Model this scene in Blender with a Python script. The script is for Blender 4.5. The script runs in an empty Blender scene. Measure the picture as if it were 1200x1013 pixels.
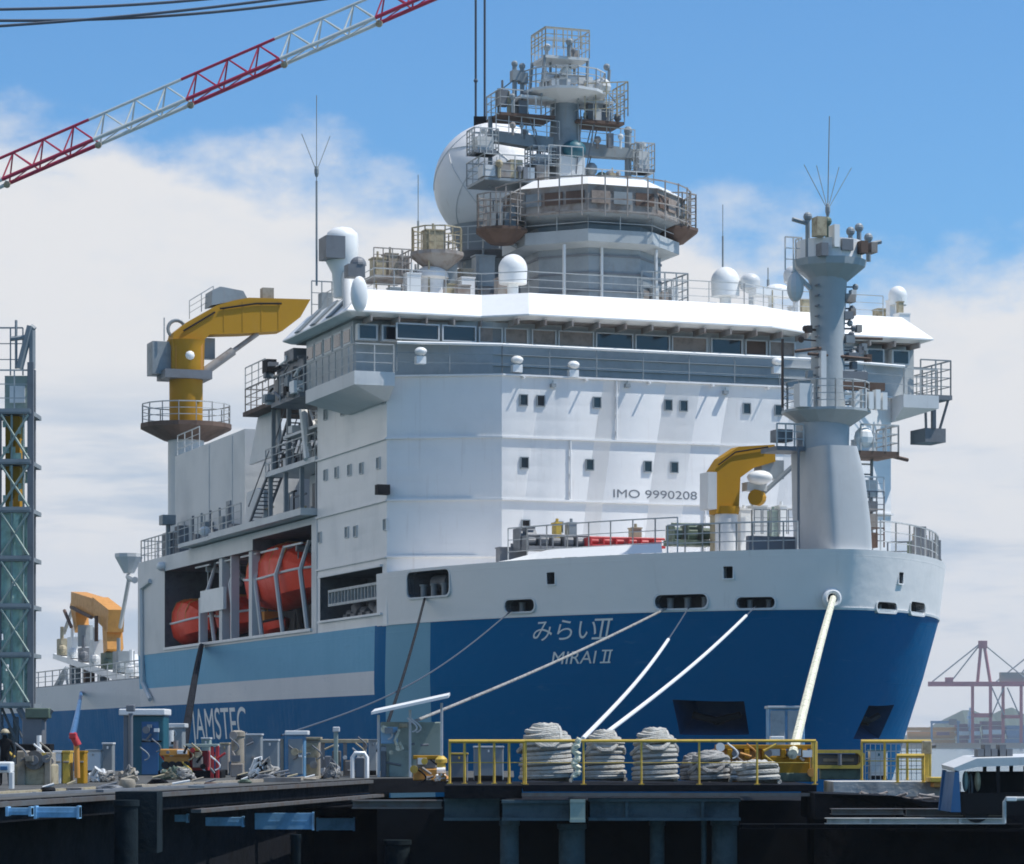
import bpy, bmesh, math, random
from mathutils import Vector, Matrix
C = bpy.context.scene.collection
rnd = random.Random(7)
rad = math.radians

# ------------------------------------------------------------------ camera, sky, sun, exposure
SF, CX, HZ, EYE = 3500.0, 600.0, 870.0, 4.5      # focal length and horizon in photo pixels, eye height in metres
cam_d = bpy.data.cameras.new('camera'); cam = bpy.data.objects.new('camera', cam_d); C.objects.link(cam)
cam.location = (0, 0, EYE); cam.rotation_euler = (rad(90), 0, 0)
cam_d.sensor_width = 36; cam_d.lens = SF/1200*36; cam_d.shift_y = (HZ-506.5)/1200
cam_d.clip_start = 1; cam_d.clip_end = 8000
bpy.context.scene.camera = cam
TH = rad(19.5); CT, ST = math.cos(TH), math.sin(TH)
XC, DC = 6.3, 122.35                               # ship origin: middle of the house front, at the waterline
# sun direction in ship axes (port, ahead, up) -> world
_s = Vector((.50*CT + .24*ST, .50*ST - .24*CT, 1.0)).normalized()
SUN_EL = math.asin(_s.z); SUN_AZ = math.atan2(_s.x, _s.y)
sc = bpy.context.scene
sc.view_settings.view_transform = 'Standard'; sc.view_settings.look = 'None'
sc.view_settings.exposure = 0.0; sc.view_settings.gamma = 1
sun_d = bpy.data.lights.new('sun', 'SUN'); sun = bpy.data.objects.new('sun', sun_d); C.objects.link(sun)
sun_d.energy = 5.0; sun_d.angle = rad(.5); sun_d.color = (1, .96, .9)
sun.rotation_euler = _s.to_track_quat('Z', 'Y').to_euler(); sun.location = (0, 0, 60)
sc.cycles.pixel_filter_type = 'GAUSSIAN'; sc.cycles.filter_width = 2.0
sc.cycles.max_bounces = 6; sc.cycles.volume_bounces = 0

class NT:
    def __init__(s, t): s.t = t; t.nodes.clear()
    def n(s, k, **kw):
        x = s.t.nodes.new(k)
        for a, b in kw.items(): setattr(x, a, b)
        return x
    def put(s, sock, v):
        if v is None: return
        if isinstance(v, bpy.types.NodeSocket): s.t.links.new(v, sock)
        elif isinstance(v, (tuple, list)) and len(v) == 3 and sock.type == 'RGBA': sock.default_value = (*v, 1)
        else: sock.default_value = v
    def m(s, op, a, b=None, c=None, clamp=False):
        x = s.n('ShaderNodeMath', operation=op, use_clamp=clamp)
        for i, v in enumerate((a, b, c)): s.put(x.inputs[i], v)
        return x.outputs[0]
    def mix(s, f, a, b, mode='MIX'):
        x = s.n('ShaderNodeMix', data_type='RGBA', blend_type=mode)
        s.put(x.inputs[0], f); s.put(x.inputs[6], a); s.put(x.inputs[7], b); return x.outputs[2]
    def noise(s, vec, scale, detail=3, rough=.5, out=0):
        x = s.n('ShaderNodeTexNoise'); s.put(x.inputs['Vector'], vec)
        x.inputs['Scale'].default_value = scale; x.inputs['Detail'].default_value = detail; x.inputs['Roughness'].default_value = rough
        return x.outputs[out]
    def map(s, vec, scale=(1, 1, 1), loc=(0, 0, 0)):
        x = s.n('ShaderNodeMapping'); s.put(x.inputs[0], vec); x.inputs['Scale'].default_value = scale; x.inputs['Location'].default_value = loc
        return x.outputs[0]
    def ss(s, v, a, b):
        x = s.n('ShaderNodeMapRange', interpolation_type='SMOOTHSTEP'); s.put(x.inputs[0], v)
        x.inputs[1].default_value = a; x.inputs[2].default_value = b; return x.outputs[0]

w = bpy.data.worlds.new('World'); sc.world = w; w.use_nodes = True
T = NT(w.node_tree)
sky = T.n('ShaderNodeTexSky', sky_type='NISHITA'); sky.sun_disc = False
sky.sun_elevation = SUN_EL; sky.sun_rotation = SUN_AZ; sky.air_density = 1.0; sky.dust_density = .6; sky.ozone_density = 2.0
tc = T.n('ShaderNodeTexCoord'); dirv = tc.outputs['Generated']
sp = T.n('ShaderNodeSeparateXYZ'); T.put(sp.inputs[0], dirv)
n1 = T.noise(T.map(dirv, (1, 1, 1.6), (3.1, .7, .2)), 13, 7, .55)
n2 = T.noise(T.map(dirv, (1, 1, 6), (1.3, 0, 0)), 7, 5, .55)
n3 = T.noise(T.map(dirv, (1, 1, 2.2), (.3, 5, 0)), 26, 8, .6)
edge = T.m('ADD', T.m('MULTIPLY', sp.outputs[0], -.15), .180)
edge = T.m('ADD', edge, T.m('MULTIPLY', T.m('SUBTRACT', n1, .5), .09))
edge = T.m('ADD', edge, T.m('MULTIPLY', T.ss(T.m('MULTIPLY', sp.outputs[0], -1.0), .25, .8), .45))   # unseen cloud piled up at the left to brighten the ship's side
edge = T.m('ADD', edge, T.m('MULTIPLY', T.m('SUBTRACT', n3, .5), .02))
mask = T.ss(T.m('SUBTRACT', edge, sp.outputs[2]), -.006, .016)
hi = T.ss(n1, .46, .62)
hole = T.m('MULTIPLY', T.ss(n3, .56, .74), T.ss(sp.outputs[2], .13, .19))
mask = T.m('MULTIPLY', mask, T.m('SUBTRACT', 1.0, T.m('MULTIPLY', hole, .3)))
mask = T.m('MULTIPLY', mask, T.m('ADD', .25, T.m('MULTIPLY', T.ss(T.m('MULTIPLY_ADD', sp.outputs[0], -1.2, sp.outputs[1]), -.3, .6), .75)))  # cloud thinned out of view, behind and right, to lower the fill light
band = T.m('MULTIPLY', T.ss(n2, .47, .62), T.m('SUBTRACT', 1.0, T.ss(sp.outputs[2], .095, .13)))
ccol = T.mix(band, (.82, .825, .84), (.47, .57, .70))
ccol = T.mix(T.m('MULTIPLY', T.ss(n3, .42, .66), .38), ccol, (.68, .74, .82))
low = T.m('SUBTRACT', 1.0, T.ss(sp.outputs[2], .0, .05))
ccol = T.mix(T.m('MULTIPLY', low, .5), ccol, (.60, .66, .75))
skc = T.mix(1.0, sky.outputs[0], (.062, .111, .148), 'MULTIPLY')
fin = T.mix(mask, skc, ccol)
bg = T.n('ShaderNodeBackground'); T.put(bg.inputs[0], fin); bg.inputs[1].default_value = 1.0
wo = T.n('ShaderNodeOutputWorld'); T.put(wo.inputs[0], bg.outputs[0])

# ------------------------------------------------------------------ where a line of sight meets a plane of the ship
def ly(px, py, y):
    a = (px-CX)/SF
    x = (a*(DC+CT*y) - XC + ST*y)/(CT - ST*a)
    return Vector((x, y, EYE+(HZ-py)/SF*(DC+ST*x+CT*y)))
def lx(px, py, x):
    a = (px-CX)/SF
    y = (a*(DC+ST*x) - XC - CT*x)/(-ST - CT*a)
    return Vector((x, y, EYE+(HZ-py)/SF*(DC+ST*x+CT*y)))
def W(px, py, D): return Vector(((px-CX)/SF*D, D, EYE+(HZ-py)/SF*D))
def loc2w(p): return Vector((XC+CT*p[0]-ST*p[1], DC+ST*p[0]+CT*p[1], p[2]))
def pxof(p): q = loc2w(p); return CX+SF*q.x/q.y

# ------------------------------------------------------------------ materials
MATS = {}
def paint(name, col, rough=.5, metal=0., dirt=.12, dcol=None, dscale=1.2, streak=.0, bump=.0, bscale=4., spec=.5, plates=0.):
    m = bpy.data.materials.new(name); m.use_nodes = True; t = NT(m.node_tree)
    o = t.n('ShaderNodeTexCoord').outputs['Object']
    b = t.n('ShaderNodeBsdfPrincipled'); out = t.n('ShaderNodeOutputMaterial'); t.put(out.inputs[0], b.outputs[0])
    d = dcol or tuple(c*.45 for c in col)
    nz = t.ss(t.noise(o, dscale, 6, .65), .42, .72)
    c = t.mix(t.m('MULTIPLY', nz, dirt*2), col, d)
    if streak:
        sn = t.ss(t.noise(t.map(o, (3, 3, .22)), 1.6, 5, .6), .56, .75)
        c = t.mix(t.m('MULTIPLY', sn, streak), c, (.28, .17, .10))
    t.put(b.inputs['Base Color'], c); b.inputs['Metallic'].default_value = metal
    t.put(b.inputs['Roughness'], t.m('MULTIPLY_ADD', nz, .15, rough)); b.inputs['Specular IOR Level'].default_value = spec
    if bump:
        bp = t.n('ShaderNodeBump'); bp.inputs['Strength'].default_value = bump; bp.inputs['Distance'].default_value = .05
        hgt = t.noise(o, bscale, 4, .55)
        if plates:                                             # plating pulled in between the frames, and weld beads
            s = t.n('ShaderNodeSeparateXYZ'); t.put(s.inputs[0], o); am = t.ss(t.noise(o, .25, 2), .35, .7)
            for ax, fr in ((0, 1.25), (1, 1.25), (2, 1.6)):
                wv = t.m('ABSOLUTE', t.m('SINE', t.m('MULTIPLY', s.outputs[ax], math.pi*fr))); hgt = t.m('ADD', hgt, t.m('MULTIPLY', t.m('MULTIPLY', wv, am), plates))
                bead = t.m('LESS_THAN', t.m('FRACT', t.m('MULTIPLY', s.outputs[ax], .4 if ax < 2 else .8)), .012); hgt = t.m('ADD', hgt, t.m('MULTIPLY', bead, .25))
        t.put(bp.inputs['Height'], hgt); t.put(b.inputs['Normal'], bp.outputs[0])
    MATS[name] = m; return m
M_white = paint('ship white', (.76, .75, .735), .38, dirt=.07, dcol=(.5, .5, .5), dscale=.5, streak=.14, bump=.5, bscale=.9, plates=.35)
M_grey = paint('ship grey white', (.60, .61, .605), .45, dirt=.06, dscale=.35, streak=.14, bump=.4, bscale=1.2, plates=.3)
M_dgrey = paint('dark grey paint', (.16, .17, .185), .5, dirt=.2)
M_mgrey = paint('mid grey paint', (.25, .28, .295), .5, dirt=.2, streak=.2)
M_rust = paint('wrapped scaffold grey', (.30, .28, .26), .8, dirt=.35, dcol=(.16, .10, .07), dscale=1.6)
M_brown = paint('rust brown', (.12, .075, .055), .8, dirt=.3)
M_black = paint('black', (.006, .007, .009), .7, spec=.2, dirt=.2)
M_inner = paint('recess interior', (.10, .105, .11), .7, dirt=.35, dscale=2)  # shade of the recesses deepened in this interior colour
M_glass = paint('dark window glass', (.012, .016, .022), .08, dirt=.05, spec=.8)
M_cover = paint('masked window film', (.30, .24, .20), .6, dirt=.3, dscale=3)
M_yel = paint('crane yellow', (.40, .21, .014), .55, spec=.15, dirt=.05, dcol=(.25, .13, .03), streak=.06)
M_ped = paint('mast foot paint', (.47, .485, .49), .5, dirt=.06, streak=.08, bump=.12, bscale=1.)
M_bridge = paint('bridge wall grey', (.44, .46, .46), .5, dirt=.15, streak=.1, bump=.3)
M_mast = paint('mast grey paint', (.38, .41, .42), .5, dirt=.08, streak=.08, bump=.2)
M_yel2 = paint('safety yellow', (.62, .42, .06), .5, dirt=.25, dcol=(.25, .17, .06), dscale=5)
M_orange = paint('lifeboat orange', (.80, .055, .015), .45, spec=.3, dirt=.08, dscale=1.5, bump=.4, bscale=1.5)
M_oran2 = paint('orange steel', (.62, .28, .05), .5, dirt=.15, dcol=(.2, .08, .03), dscale=3)
M_red = paint('red paint', (.45, .03, .035), .5, dirt=.25)
M_rboom = paint('boom crimson', (.42, .015, .06), .45, dirt=.15)
M_wboom = paint('boom white', (.60, .64, .62), .45, dirt=.15)
M_rail = paint('rail paint', (.46, .47, .46), .5, dirt=.2, dscale=4)
M_cable = paint('cable', (.05, .07, .10), .6)
M_rope = paint('mooring rope', (.46, .45, .41), .85, dirt=.3, dcol=(.3, .26, .2), dscale=9, bump=.6, bscale=30)
M_ropeg = paint('old rope', (.34, .33, .31), .9, dirt=.45, dcol=(.1, .09, .08), dscale=6, bump=.6, bscale=30)
M_ropey = paint('spotted yellow rope', (.74, .72, .56), .85, dirt=.45, dcol=(.22, .22, .16), dscale=7, bump=.6, bscale=20)
M_paving = paint('oily quay paving', (.07, .07, .065), .9, dirt=.4, dscale=.8)
M_conc = paint('concrete', (.50, .49, .46), .85, dirt=.35, dscale=1.5, bump=.4, bscale=8)
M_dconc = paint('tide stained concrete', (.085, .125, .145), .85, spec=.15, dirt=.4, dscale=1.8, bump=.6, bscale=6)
M_quayblk = paint('near black with quay shade', (.006, .007, .010), .8, spec=.15, dirt=.3, bump=.5)  # near black stands in for the deep shade under quay and jetty
M_steel = paint('worn steel', (.14, .135, .13), .5, .3, dirt=.35, dcol=(.13, .08, .05), dscale=3)
M_teal = paint('teal paint', (.015, .11, .15), .45, dirt=.2)
M_beige = paint('beige paint', (.42, .36, .24), .6, dirt=.35, dcol=(.15, .11, .06), dscale=5)
M_tan = paint('tan concrete', (.33, .29, .23), .8, dirt=.3, dscale=4)
M_cream = paint('bright white paint', (.8, .8, .78), .4, dirt=.06)
M_green = paint('net green', (.48, .64, .51), .8, dirt=.3, dscale=2)
M_dkgreen = paint('winch green', (.10, .14, .10), .6, dirt=.35, dscale=4)
M_lgreen = paint('pale grey green board', (.30, .37, .33), .7, dirt=.25, dscale=2)
M_blue = paint('work blue', (.03, .12, .27), .4, dirt=.2)
M_pblue = paint('pale blue steel', (.24, .46, .68), .5, dirt=.35, dscale=2)
M_bluet = paint('fender blue', (.11, .26, .42), .6, dirt=.35, dscale=2)
M_rubber = paint('rubber', (.02, .02, .022), .8)
M_letter = paint('painted letter', (.78, .80, .80), .5, dirt=.1)
M_skin = paint('skin', (.45, .28, .2), .6, dirt=.05)

M_dimc = paint('concrete with shade in colour', (.012, .020, .025), .85, spec=.1, dirt=.4, dscale=1.8, bump=.6, bscale=6)  # darker copy of the pile concrete, deep shade put into its colour
def hullmat():
    m = bpy.data.materials.new('hull paint scheme'); m.use_nodes = True; t = NT(m.node_tree)
    o = t.n('ShaderNodeTexCoord').outputs['Object']; s = t.n('ShaderNodeSeparateXYZ'); t.put(s.inputs[0], o)
    y, z = s.outputs[1], s.outputs[2]
    def rng(v, a, b): return t.m('MULTIPLY', t.m('GREATER_THAN', v, a), t.m('LESS_THAN', v, b))
    white, blue, lblue = (.78, .755, .73), (.0, .122, .295), (.19, .43, .60)
    c = t.mix(t.m('GREATER_THAN', z, 9.25), blue, white)
    aft = t.m('GREATER_THAN', t.m('MULTIPLY_ADD', t.m('SUBTRACT', 9.25, z), -.2, y), 3.7)
    c = t.mix(t.m('MULTIPLY', aft, rng(z, 7.42, 9.25)), c, lblue)
    c = t.mix(t.m('MULTIPLY', aft, rng(z, 6.45, 7.42)), c, (.72, .71, .72))
    c = t.mix(t.m('MULTIPLY', t.m('GREATER_THAN', y, 48.5), t.m('GREATER_THAN', z, 6.45)), c, (.66, .66, .67))
    dz = t.m('SUBTRACT', 9.25, z); pan = t.m('MULTIPLY', t.m('GREATER_THAN', t.m('MULTIPLY_ADD', dz, -.28, y), -1.5), t.m('LESS_THAN', t.m('MULTIPLY_ADD', dz, -.25, y), 2.3))
    c = t.mix(t.m('MULTIPLY', pan, t.m('LESS_THAN', z, 9.25)), c, (.20, .39, .51))
    nz = t.noise(o, .35, 7, .6)
    c = t.mix(t.m('MULTIPLY', t.ss(nz, .45, .75), .35), c, t.mix(.16, c, (.06, .13, .18)))
    sc2 = t.m('MULTIPLY', t.ss(t.noise(t.map(o, (.5, .5, 2.2)), 1.3, 7, .7), .60, .72), t.m('LESS_THAN', z, 9.1))
    c = t.mix(t.m('MULTIPLY', sc2, .22), c, (.10, .22, .32))
    st = t.ss(t.noise(t.map(o, (2.2, 2.2, .12)), 1.1, 6, .65), .58, .80)
    c = t.mix(t.m('MULTIPLY', t.m('MULTIPLY', st, t.m('GREATER_THAN', z, 9.25)), .2), c, (.26, .20, .15))
    b = t.n('ShaderNodeBsdfPrincipled'); out = t.n('ShaderNodeOutputMaterial'); t.put(out.inputs[0], b.outputs[0]); b.inputs['Specular IOR Level'].default_value = .03
    t.put(b.inputs['Base Color'], c); t.put(b.inputs['Roughness'], t.m('MULTIPLY_ADD', nz, .25, .38))
    # welded plate seams and slight plate waviness
    seam = t.m('LESS_THAN', t.m('FRACT', t.m('MULTIPLY', z, .45)), .02)
    seam2 = t.m('LESS_THAN', t.m('FRACT', t.m('MULTIPLY', y, .125)), .004)
    h = t.m('ADD', t.noise(t.map(o, (1, .8, 1.2)), .8, 3, .5), t.m('MULTIPLY', t.m('MAXIMUM', seam, seam2), .2))
    h = t.m('ADD', h, t.m('MULTIPLY', t.m('ABSOLUTE', t.m('SINE', t.m('MULTIPLY', y, 4.2))), t.m('MULTIPLY', t.ss(t.noise(o, .15, 2), .4, .7), .22)))
    bp = t.n('ShaderNodeBump'); bp.inputs['Strength'].default_value = .5; bp.inputs['Distance'].default_value = .08
    t.put(bp.inputs['Height'], h); t.put(b.inputs['Normal'], bp.outputs[0]); return m
M_hull = hullmat()

# ------------------------------------------------------------------ mesh builder
class MB:
    def __init__(s): s.v = []; s.f = []; s.mi = []; s.k = 0
    def add(s, vs, fs):
        b = len(s.v); s.v += [Vector(p) for p in vs]; s.f += [tuple(i+b for i in f) for f in fs]; s.mi += [s.k]*len(fs); return s
    def mat(s, k): s.k = k; return s
    def box(s, x0, x1, y0, y1, z0, z1):
        v = [(x, y, z) for z in (z0, z1) for y in (y0, y1) for x in (x0, x1)]
        return s.add(v, [(0, 2, 3, 1), (4, 5, 7, 6), (0, 1, 5, 4), (2, 6, 7, 3), (0, 4, 6, 2), (1, 3, 7, 5)])
    def pb(s, px0, py0, px1, py1, y, dy=.3):
        a = ly(px0, py0, y); b = ly(px1, py1, y)
        d = ly(px0, py1, y)
        return s.box(min(a.x, b.x), max(a.x, b.x), y, y+dy, min(b.z, d.z, a.z), max(a.z, b.z))
    def wb(s, px0, py0, px1, py1, D, dd=.5, o=(0, 0, 0)):      # upright box seen between two image corners at a distance
        a, b = W(px0, py0, D), W(px1, py1, D)
        return s.box(a.x-o[0], b.x-o[0], D-o[1], D+dd-o[1], b.z-o[2], a.z-o[2])
    def tube(s, p, q, r, r2=None, n=6, cap=True):
        p, q = Vector(p), Vector(q); d = q-p
        if d.length < 1e-6: return s
        if r2 is None: r2 = r
        z = d.normalized(); x = z.orthogonal().normalized(); y = z.cross(x)
        vs = []
        for c, rr in ((p, r), (q, r2)):
            for i in range(n):
                a = 2*math.pi*i/n; vs.append(c+(x*math.cos(a)+y*math.sin(a))*rr)
        fs = [(i, (i+1) % n, n+(i+1) % n, n+i) for i in range(n)]
        if cap: fs += [tuple(range(n-1, -1, -1)), tuple(range(n, 2*n))]
        return s.add(vs, fs)
    def path(s, pts, r, n=6):
        pts = [Vector(p) for p in pts]; vs = []; fs = []
        x = None
        for i, p in enumerate(pts):
            d = (pts[min(i+1, len(pts)-1)]-pts[max(i-1, 0)]).normalized()
            x = d.orthogonal().normalized() if x is None else (x-d*x.dot(d)).normalized()
            y = d.cross(x)
            for k in range(n):
                a = 2*math.pi*k/n; vs.append(p+(x*math.cos(a)+y*math.sin(a))*(r if not callable(r) else r(i)))
        for i in range(len(pts)-1):
            for k in range(n): fs.append((i*n+k, i*n+(k+1) % n, (i+1)*n+(k+1) % n, (i+1)*n+k))
        fs += [tuple(range(n-1, -1, -1)), tuple(range((len(pts)-1)*n, len(pts)*n))]
        return s.add(vs, fs)
    def lathe(s, prof, c=(0, 0, 0), n=20, ang=0., sx=1., sy=1.):
        c = Vector(c); vs = []; fs = []
        for r, z in prof:
            for i in range(n):
                a = ang+2*math.pi*i/n; vs.append(c+Vector((sx*r*math.cos(a), sy*r*math.sin(a), z)))
        m = len(prof)
        for j in range(m-1):
            for i in range(n): fs.append((j*n+i, j*n+(i+1) % n, (j+1)*n+(i+1) % n, (j+1)*n+i))
        fs += [tuple(range(n-1, -1, -1)), tuple(range((m-1)*n, m*n))]
        return s.add(vs, fs)
    def ball(s, c, rx, ry=None, rz=None, n=16, m=10, lo=-90):
        ry = ry or rx; rz = rz or rx
        prof = [(max(.001, math.cos(rad(lo+(90-lo)*j/m))), math.sin(rad(lo+(90-lo)*j/m))*rz) for j in range(m+1)]
        return s.lathe(prof, c, n, 0, rx, ry)
    def loft(s, loops, cap=True):                               # loops: lists of points, same count, closed
        n = len(loops[0]); vs = [p for L in loops for p in L]; fs = []
        for j in range(len(loops)-1):
            for i in range(n): fs.append((j*n+i, j*n+(i+1) % n, (j+1)*n+(i+1) % n, (j+1)*n+i))
        if cap: fs += [tuple(range(n-1, -1, -1)), tuple(range((len(loops)-1)*n, len(loops)*n))]
        return s.add(vs, fs)
    def ext(s, pts, d):                                        # polygon pushed along a vector
        d = Vector(d); return s.loft([[Vector(p) for p in pts], [Vector(p)+d for p in pts]])
    def rail(s, pts, h=1.05, step=1.3, r=.024, bars=3):
        pts = [Vector(p) for p in pts]
        for a, b in zip(pts, pts[1:]):
            L = (b-a).length; k = max(1, round(L/step))
            for i in range(k+1):
                p = a.lerp(b, i/k); s.tube(p, p+Vector((0, 0, h)), r, n=4)
            for j in range(1, bars+1):
                z = Vector((0, 0, h*j/bars)); s.tube(a+z, b+z, r*(1.15 if j == bars else .7), n=4)
        return s
    def build(s, name, mats, parent=None, smooth=False, bevel=0):
        me = bpy.data.meshes.new(name); me.from_pydata([tuple(p) for p in s.v], [], s.f)
        bm = bmesh.new(); bm.from_mesh(me); bmesh.ops.recalc_face_normals(bm, faces=bm.faces)
        bm.to_mesh(me); bm.free()
        mats = mats if isinstance(mats, (list, tuple)) else [mats]
        for q in mats: me.materials.append(q)
        me.polygons.foreach_set('material_index', s.mi)
        if smooth:
            me.polygons.foreach_set('use_smooth', [len(p.vertices) <= 4 for p in me.polygons])
            me.set_sharp_from_angle(angle=rad(42))
        me.update()
        o = bpy.data.objects.new(name, me); C.objects.link(o)
        if parent is not None: o.parent = parent
        return o
def empty(name, loc=(0, 0, 0), rz=0.):
    o = bpy.data.objects.new(name, None); C.objects.link(o); o.location = loc; o.rotation_euler = (0, 0, rz); o.empty_display_size = .3; return o
def tag(o, label=None, cat=None, group=None, kind=None):
    if label: o['label'] = label
    if cat: o['category'] = cat
    if group: o['group'] = group
    if kind: o['kind'] = kind
    return o
def thing(name, loc, label, cat, group=None, rz=0.): return tag(empty(name, loc, rz), label, cat, group)
def struct(name, mb, mat, **k): return tag(mb.build(name, mat, **k), None, kind='structure')
def copytree(o, parent=None):
    c = o.copy(); C.objects.link(c); c.parent = parent
    for ch in o.children: copytree(ch, c)
    return c
def cut(o, cutters, mat):                                      # carve real recesses; the cutters are removed again
    if mat.name not in [m.name for m in o.data.materials]: o.data.materials.append(mat)
    tmp = []
    for mb in cutters:
        c = mb.build('cutter', mat, o.parent); tmp.append(c)
        md = o.modifiers.new('b', 'BOOLEAN'); md.object = c; md.operation = 'DIFFERENCE'; md.solver = 'EXACT'; md.material_mode = 'TRANSFER'
    bpy.context.view_layer.update(); dg = bpy.context.evaluated_depsgraph_get()
    me = bpy.data.meshes.new_from_object(o.evaluated_get(dg)); o.modifiers.clear(); old = o.data; nm = old.name; o.data = me
    for c in tmp: bpy.data.objects.remove(c)
    bpy.data.meshes.remove(old); me.name = nm
def lettering(txt, name, fn, mat, parent, sub=0):              # text laid on a surface: fn(u, v) with u, v in 0..1
    cu = bpy.data.curves.new('t', 'FONT'); cu.body = txt; cu.offset = .0
    ob = bpy.data.objects.new('t', cu); C.objects.link(ob); bpy.context.view_layer.update()
    me = bpy.data.meshes.new_from_object(ob.evaluated_get(bpy.context.evaluated_depsgraph_get()))
    bpy.data.objects.remove(ob)
    xs = [v.co.x for v in me.vertices]; ys = [v.co.y for v in me.vertices]
    x0, x1, y0, y1 = min(xs), max(xs), min(ys), max(ys)
    for v in me.vertices: v.co = fn((v.co.x-x0)/(x1-x0), (v.co.y-y0)/(y1-y0))
    me.name = name; me.materials.clear(); me.materials.append(mat)
    o = bpy.data.objects.new(name, me); C.objects.link(o); o.parent = parent; return o

# ------------------------------------------------------------------ the ship
SHIP = thing('research_ship', (XC, DC, 0), 'large research icebreaker with dark blue hull, white house and tall masts, moored at the quay', 'ship', rz=TH)
HP = [(-1.5, 9.9, 6.0, -10.2), (2.0, 10.6, 5.4, -12.2), (4.5, 11.0, 4.9, -13.6), (7.0, 11.22, 4.0, -15.4), (9.25, 11.32, 3.2, -16.9), (11.35, 11.35, 2.6, -17.4), (12.6, 11.35, 2.6, -17.6)]
def hpar(z):
    for a, b in zip(HP, HP[1:]):
        if z <= b[0]: t = (z-a[0])/(b[0]-a[0]); return [a[i]+(b[i]-a[i])*t for i in (1, 2, 3)]
    return HP[-1][1:]
def hp(side, phi, z, off=0.):                                  # point on the bow shell, phi 0..90 degrees from shoulder to stem
    B, y0, yt = hpar(z); s, c = math.sin(rad(phi)), math.cos(rad(phi))
    t = s**1.25; b = c**1.25 if c > 0 else 0
    p = Vector((side*B*b, y0-(y0-yt)*t, z))
    if off:
        q = hp(side, min(90, phi+.5), z) if phi < 89 else hp(side, phi-.5, z)
        d = (q-p) if phi < 89 else (p-q); nn = Vector((d.y, -d.x, 0))*(-side); nn.normalize()
        if nn.dot(Vector((side*.3, -1, 0))) < 0: nn = -nn
        p += nn*off
    return p
def phipx(px, z, side=-1):
    best = min(range(0, 901), key=lambda i: abs(pxof(hp(side, i/10, z))-px) + (0 if side < 0 else (0 if i > 250 else 99)))
    return best/10
def outline(z, yend, N=40):
    L = [Vector((-hpar(z)[0], yend, z))]
    L += [hp(-1, 90*i/N, z) for i in range(N+1)] + [hp(1, 90-90*i/N, z) for i in range(1, N+1)]
    L += [Vector((hpar(z)[0], yend, z))]
    return L
mb = MB(); mb.loft([outline(z, 108) for z in (-1.5, 2, 4.5, 5.8, 7, 8.2, 9.25)])
hull = mb.build('hull', M_hull, SHIP)
def bowcut(px0, py0, px1, py1, side=-1, depth=1.4, rnd_=.25, zoff=None):
    """a rounded prism driven into the shell between four image corners"""
    pm = (px0+px1)/2; z = 9.9
    for _ in range(4):
        ph = phipx(pm, z, side); p = hp(side, ph, z); D = loc2w(p).y; z = EYE+(HZ-(py0+py1)/2)/SF*D
    a = hp(side, phipx(px0, z, side), z); b = hp(side, phipx(px1, z, side), z)
    h = (py1-py0)/SF*D/2; u = (b-a); L = u.length/2; u.normalize(); n = Vector((u.y, -u.x, 0))
    if n.dot(Vector((p.x, p.y-3, 0))) < 0: n = -n
    c = (a+b)/2; r = min(rnd_, h*.9, L*.9); pts = []
    for sx, sz, a0 in ((1, 1, 0), (-1, 1, 90), (-1, -1, 180), (1, -1, 270)):
        for k in range(4):
            an = rad(a0+30*k); pts.append((sx*(L-r)+r*math.cos(an), sz*(h-r)+r*math.sin(an)))
    f = lambda x, y, d: c+u*x+Vector((0, 0, y))+n*d
    return pts, f, L, h, z
def rim(name, mb_pts, parent, w=.09, out=.05, mat=None, bulge=0.):
    pts, f, L, h, z = mb_pts; m = MB(); n = len(pts); V = []; F = []
    for (x, y) in pts:
        k = (1+w/L), (1+w/h)
        V += [f(x, y, -.3), f(x, y, out+bulge), f(x*k[0], y*k[1], out+bulge), f(x*k[0], y*k[1], -.3)]
    for i in range(n):
        j = (i+1) % n
        for q in range(4): F.append((i*4+q, i*4+(q+1) % 4, j*4+(q+1) % 4, j*4+q))
    m.add(V, F); return m.build(name, mat or M_grey, parent, smooth=False)
# forecastle shell above the blue
mb = MB(); mb.loft([outline(z, 3.4) for z in (9.25, 10.2, 11.0, 11.35)])
fore = mb.build('forecastle', M_hull, SHIP)
OPN = [(478, 669, 527, 699, -1, 1.9), (592, 703, 627, 717, -1, 1.0), (768, 697, 829, 713, -1, 1.4), (863, 700, 908, 713, -1, 1.2),
       (1027, 706, 1050, 717, 1, 1.0), (1066, 706, 1083, 720, 1, 1.0), (641, 671, 650, 685, -1, .8), (848, 664, 859, 678, -1, .8), (1053, 671, 1058, 684, 1, .6)]
cs = []; rims = []
for (a, b, c_, d, s, dep) in OPN:
    q = bowcut(a, b, c_, d, s, rnd_=.25 if len(cs) < 6 else .03); pts, f, L, h, z = q
    m = MB(); m.loft([[f(x, y, -dep) for x, y in pts], [f(x, y, .6) for x, y in pts]]); cs.append(m); rims.append(q)
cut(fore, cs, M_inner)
for i, q in enumerate(rims):
    if i < 6:
        fr = rim('fairlead', q, fore, .07, .05)
        pts, f, L, h, z = q; k = max(2, int(L/.35))
        for j in range(k):
            m = MB()
            x = -L+(j+.5)*2*L/k
            hh_ = h*.5 if i else -h*.1
            m.tube(f(x, -h, -.5), f(x, hh_, -.5), min(.13, h*.5), n=10); m.tube(f(x, hh_, -.5), f(x, hh_+h*.15, -.5), min(.17, h*.6), n=10); m.build('roller', M_mgrey, fr, smooth=True)
        if i == 0: MB().tube(f(-.9, h*.2, -.9), f(.2, h*.2, -.9), .3, n=12).build('rope_drum', M_dgrey, fr, smooth=True)
    else: rim('port_frame', q, fore, .045, .02, M_white)
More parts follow.
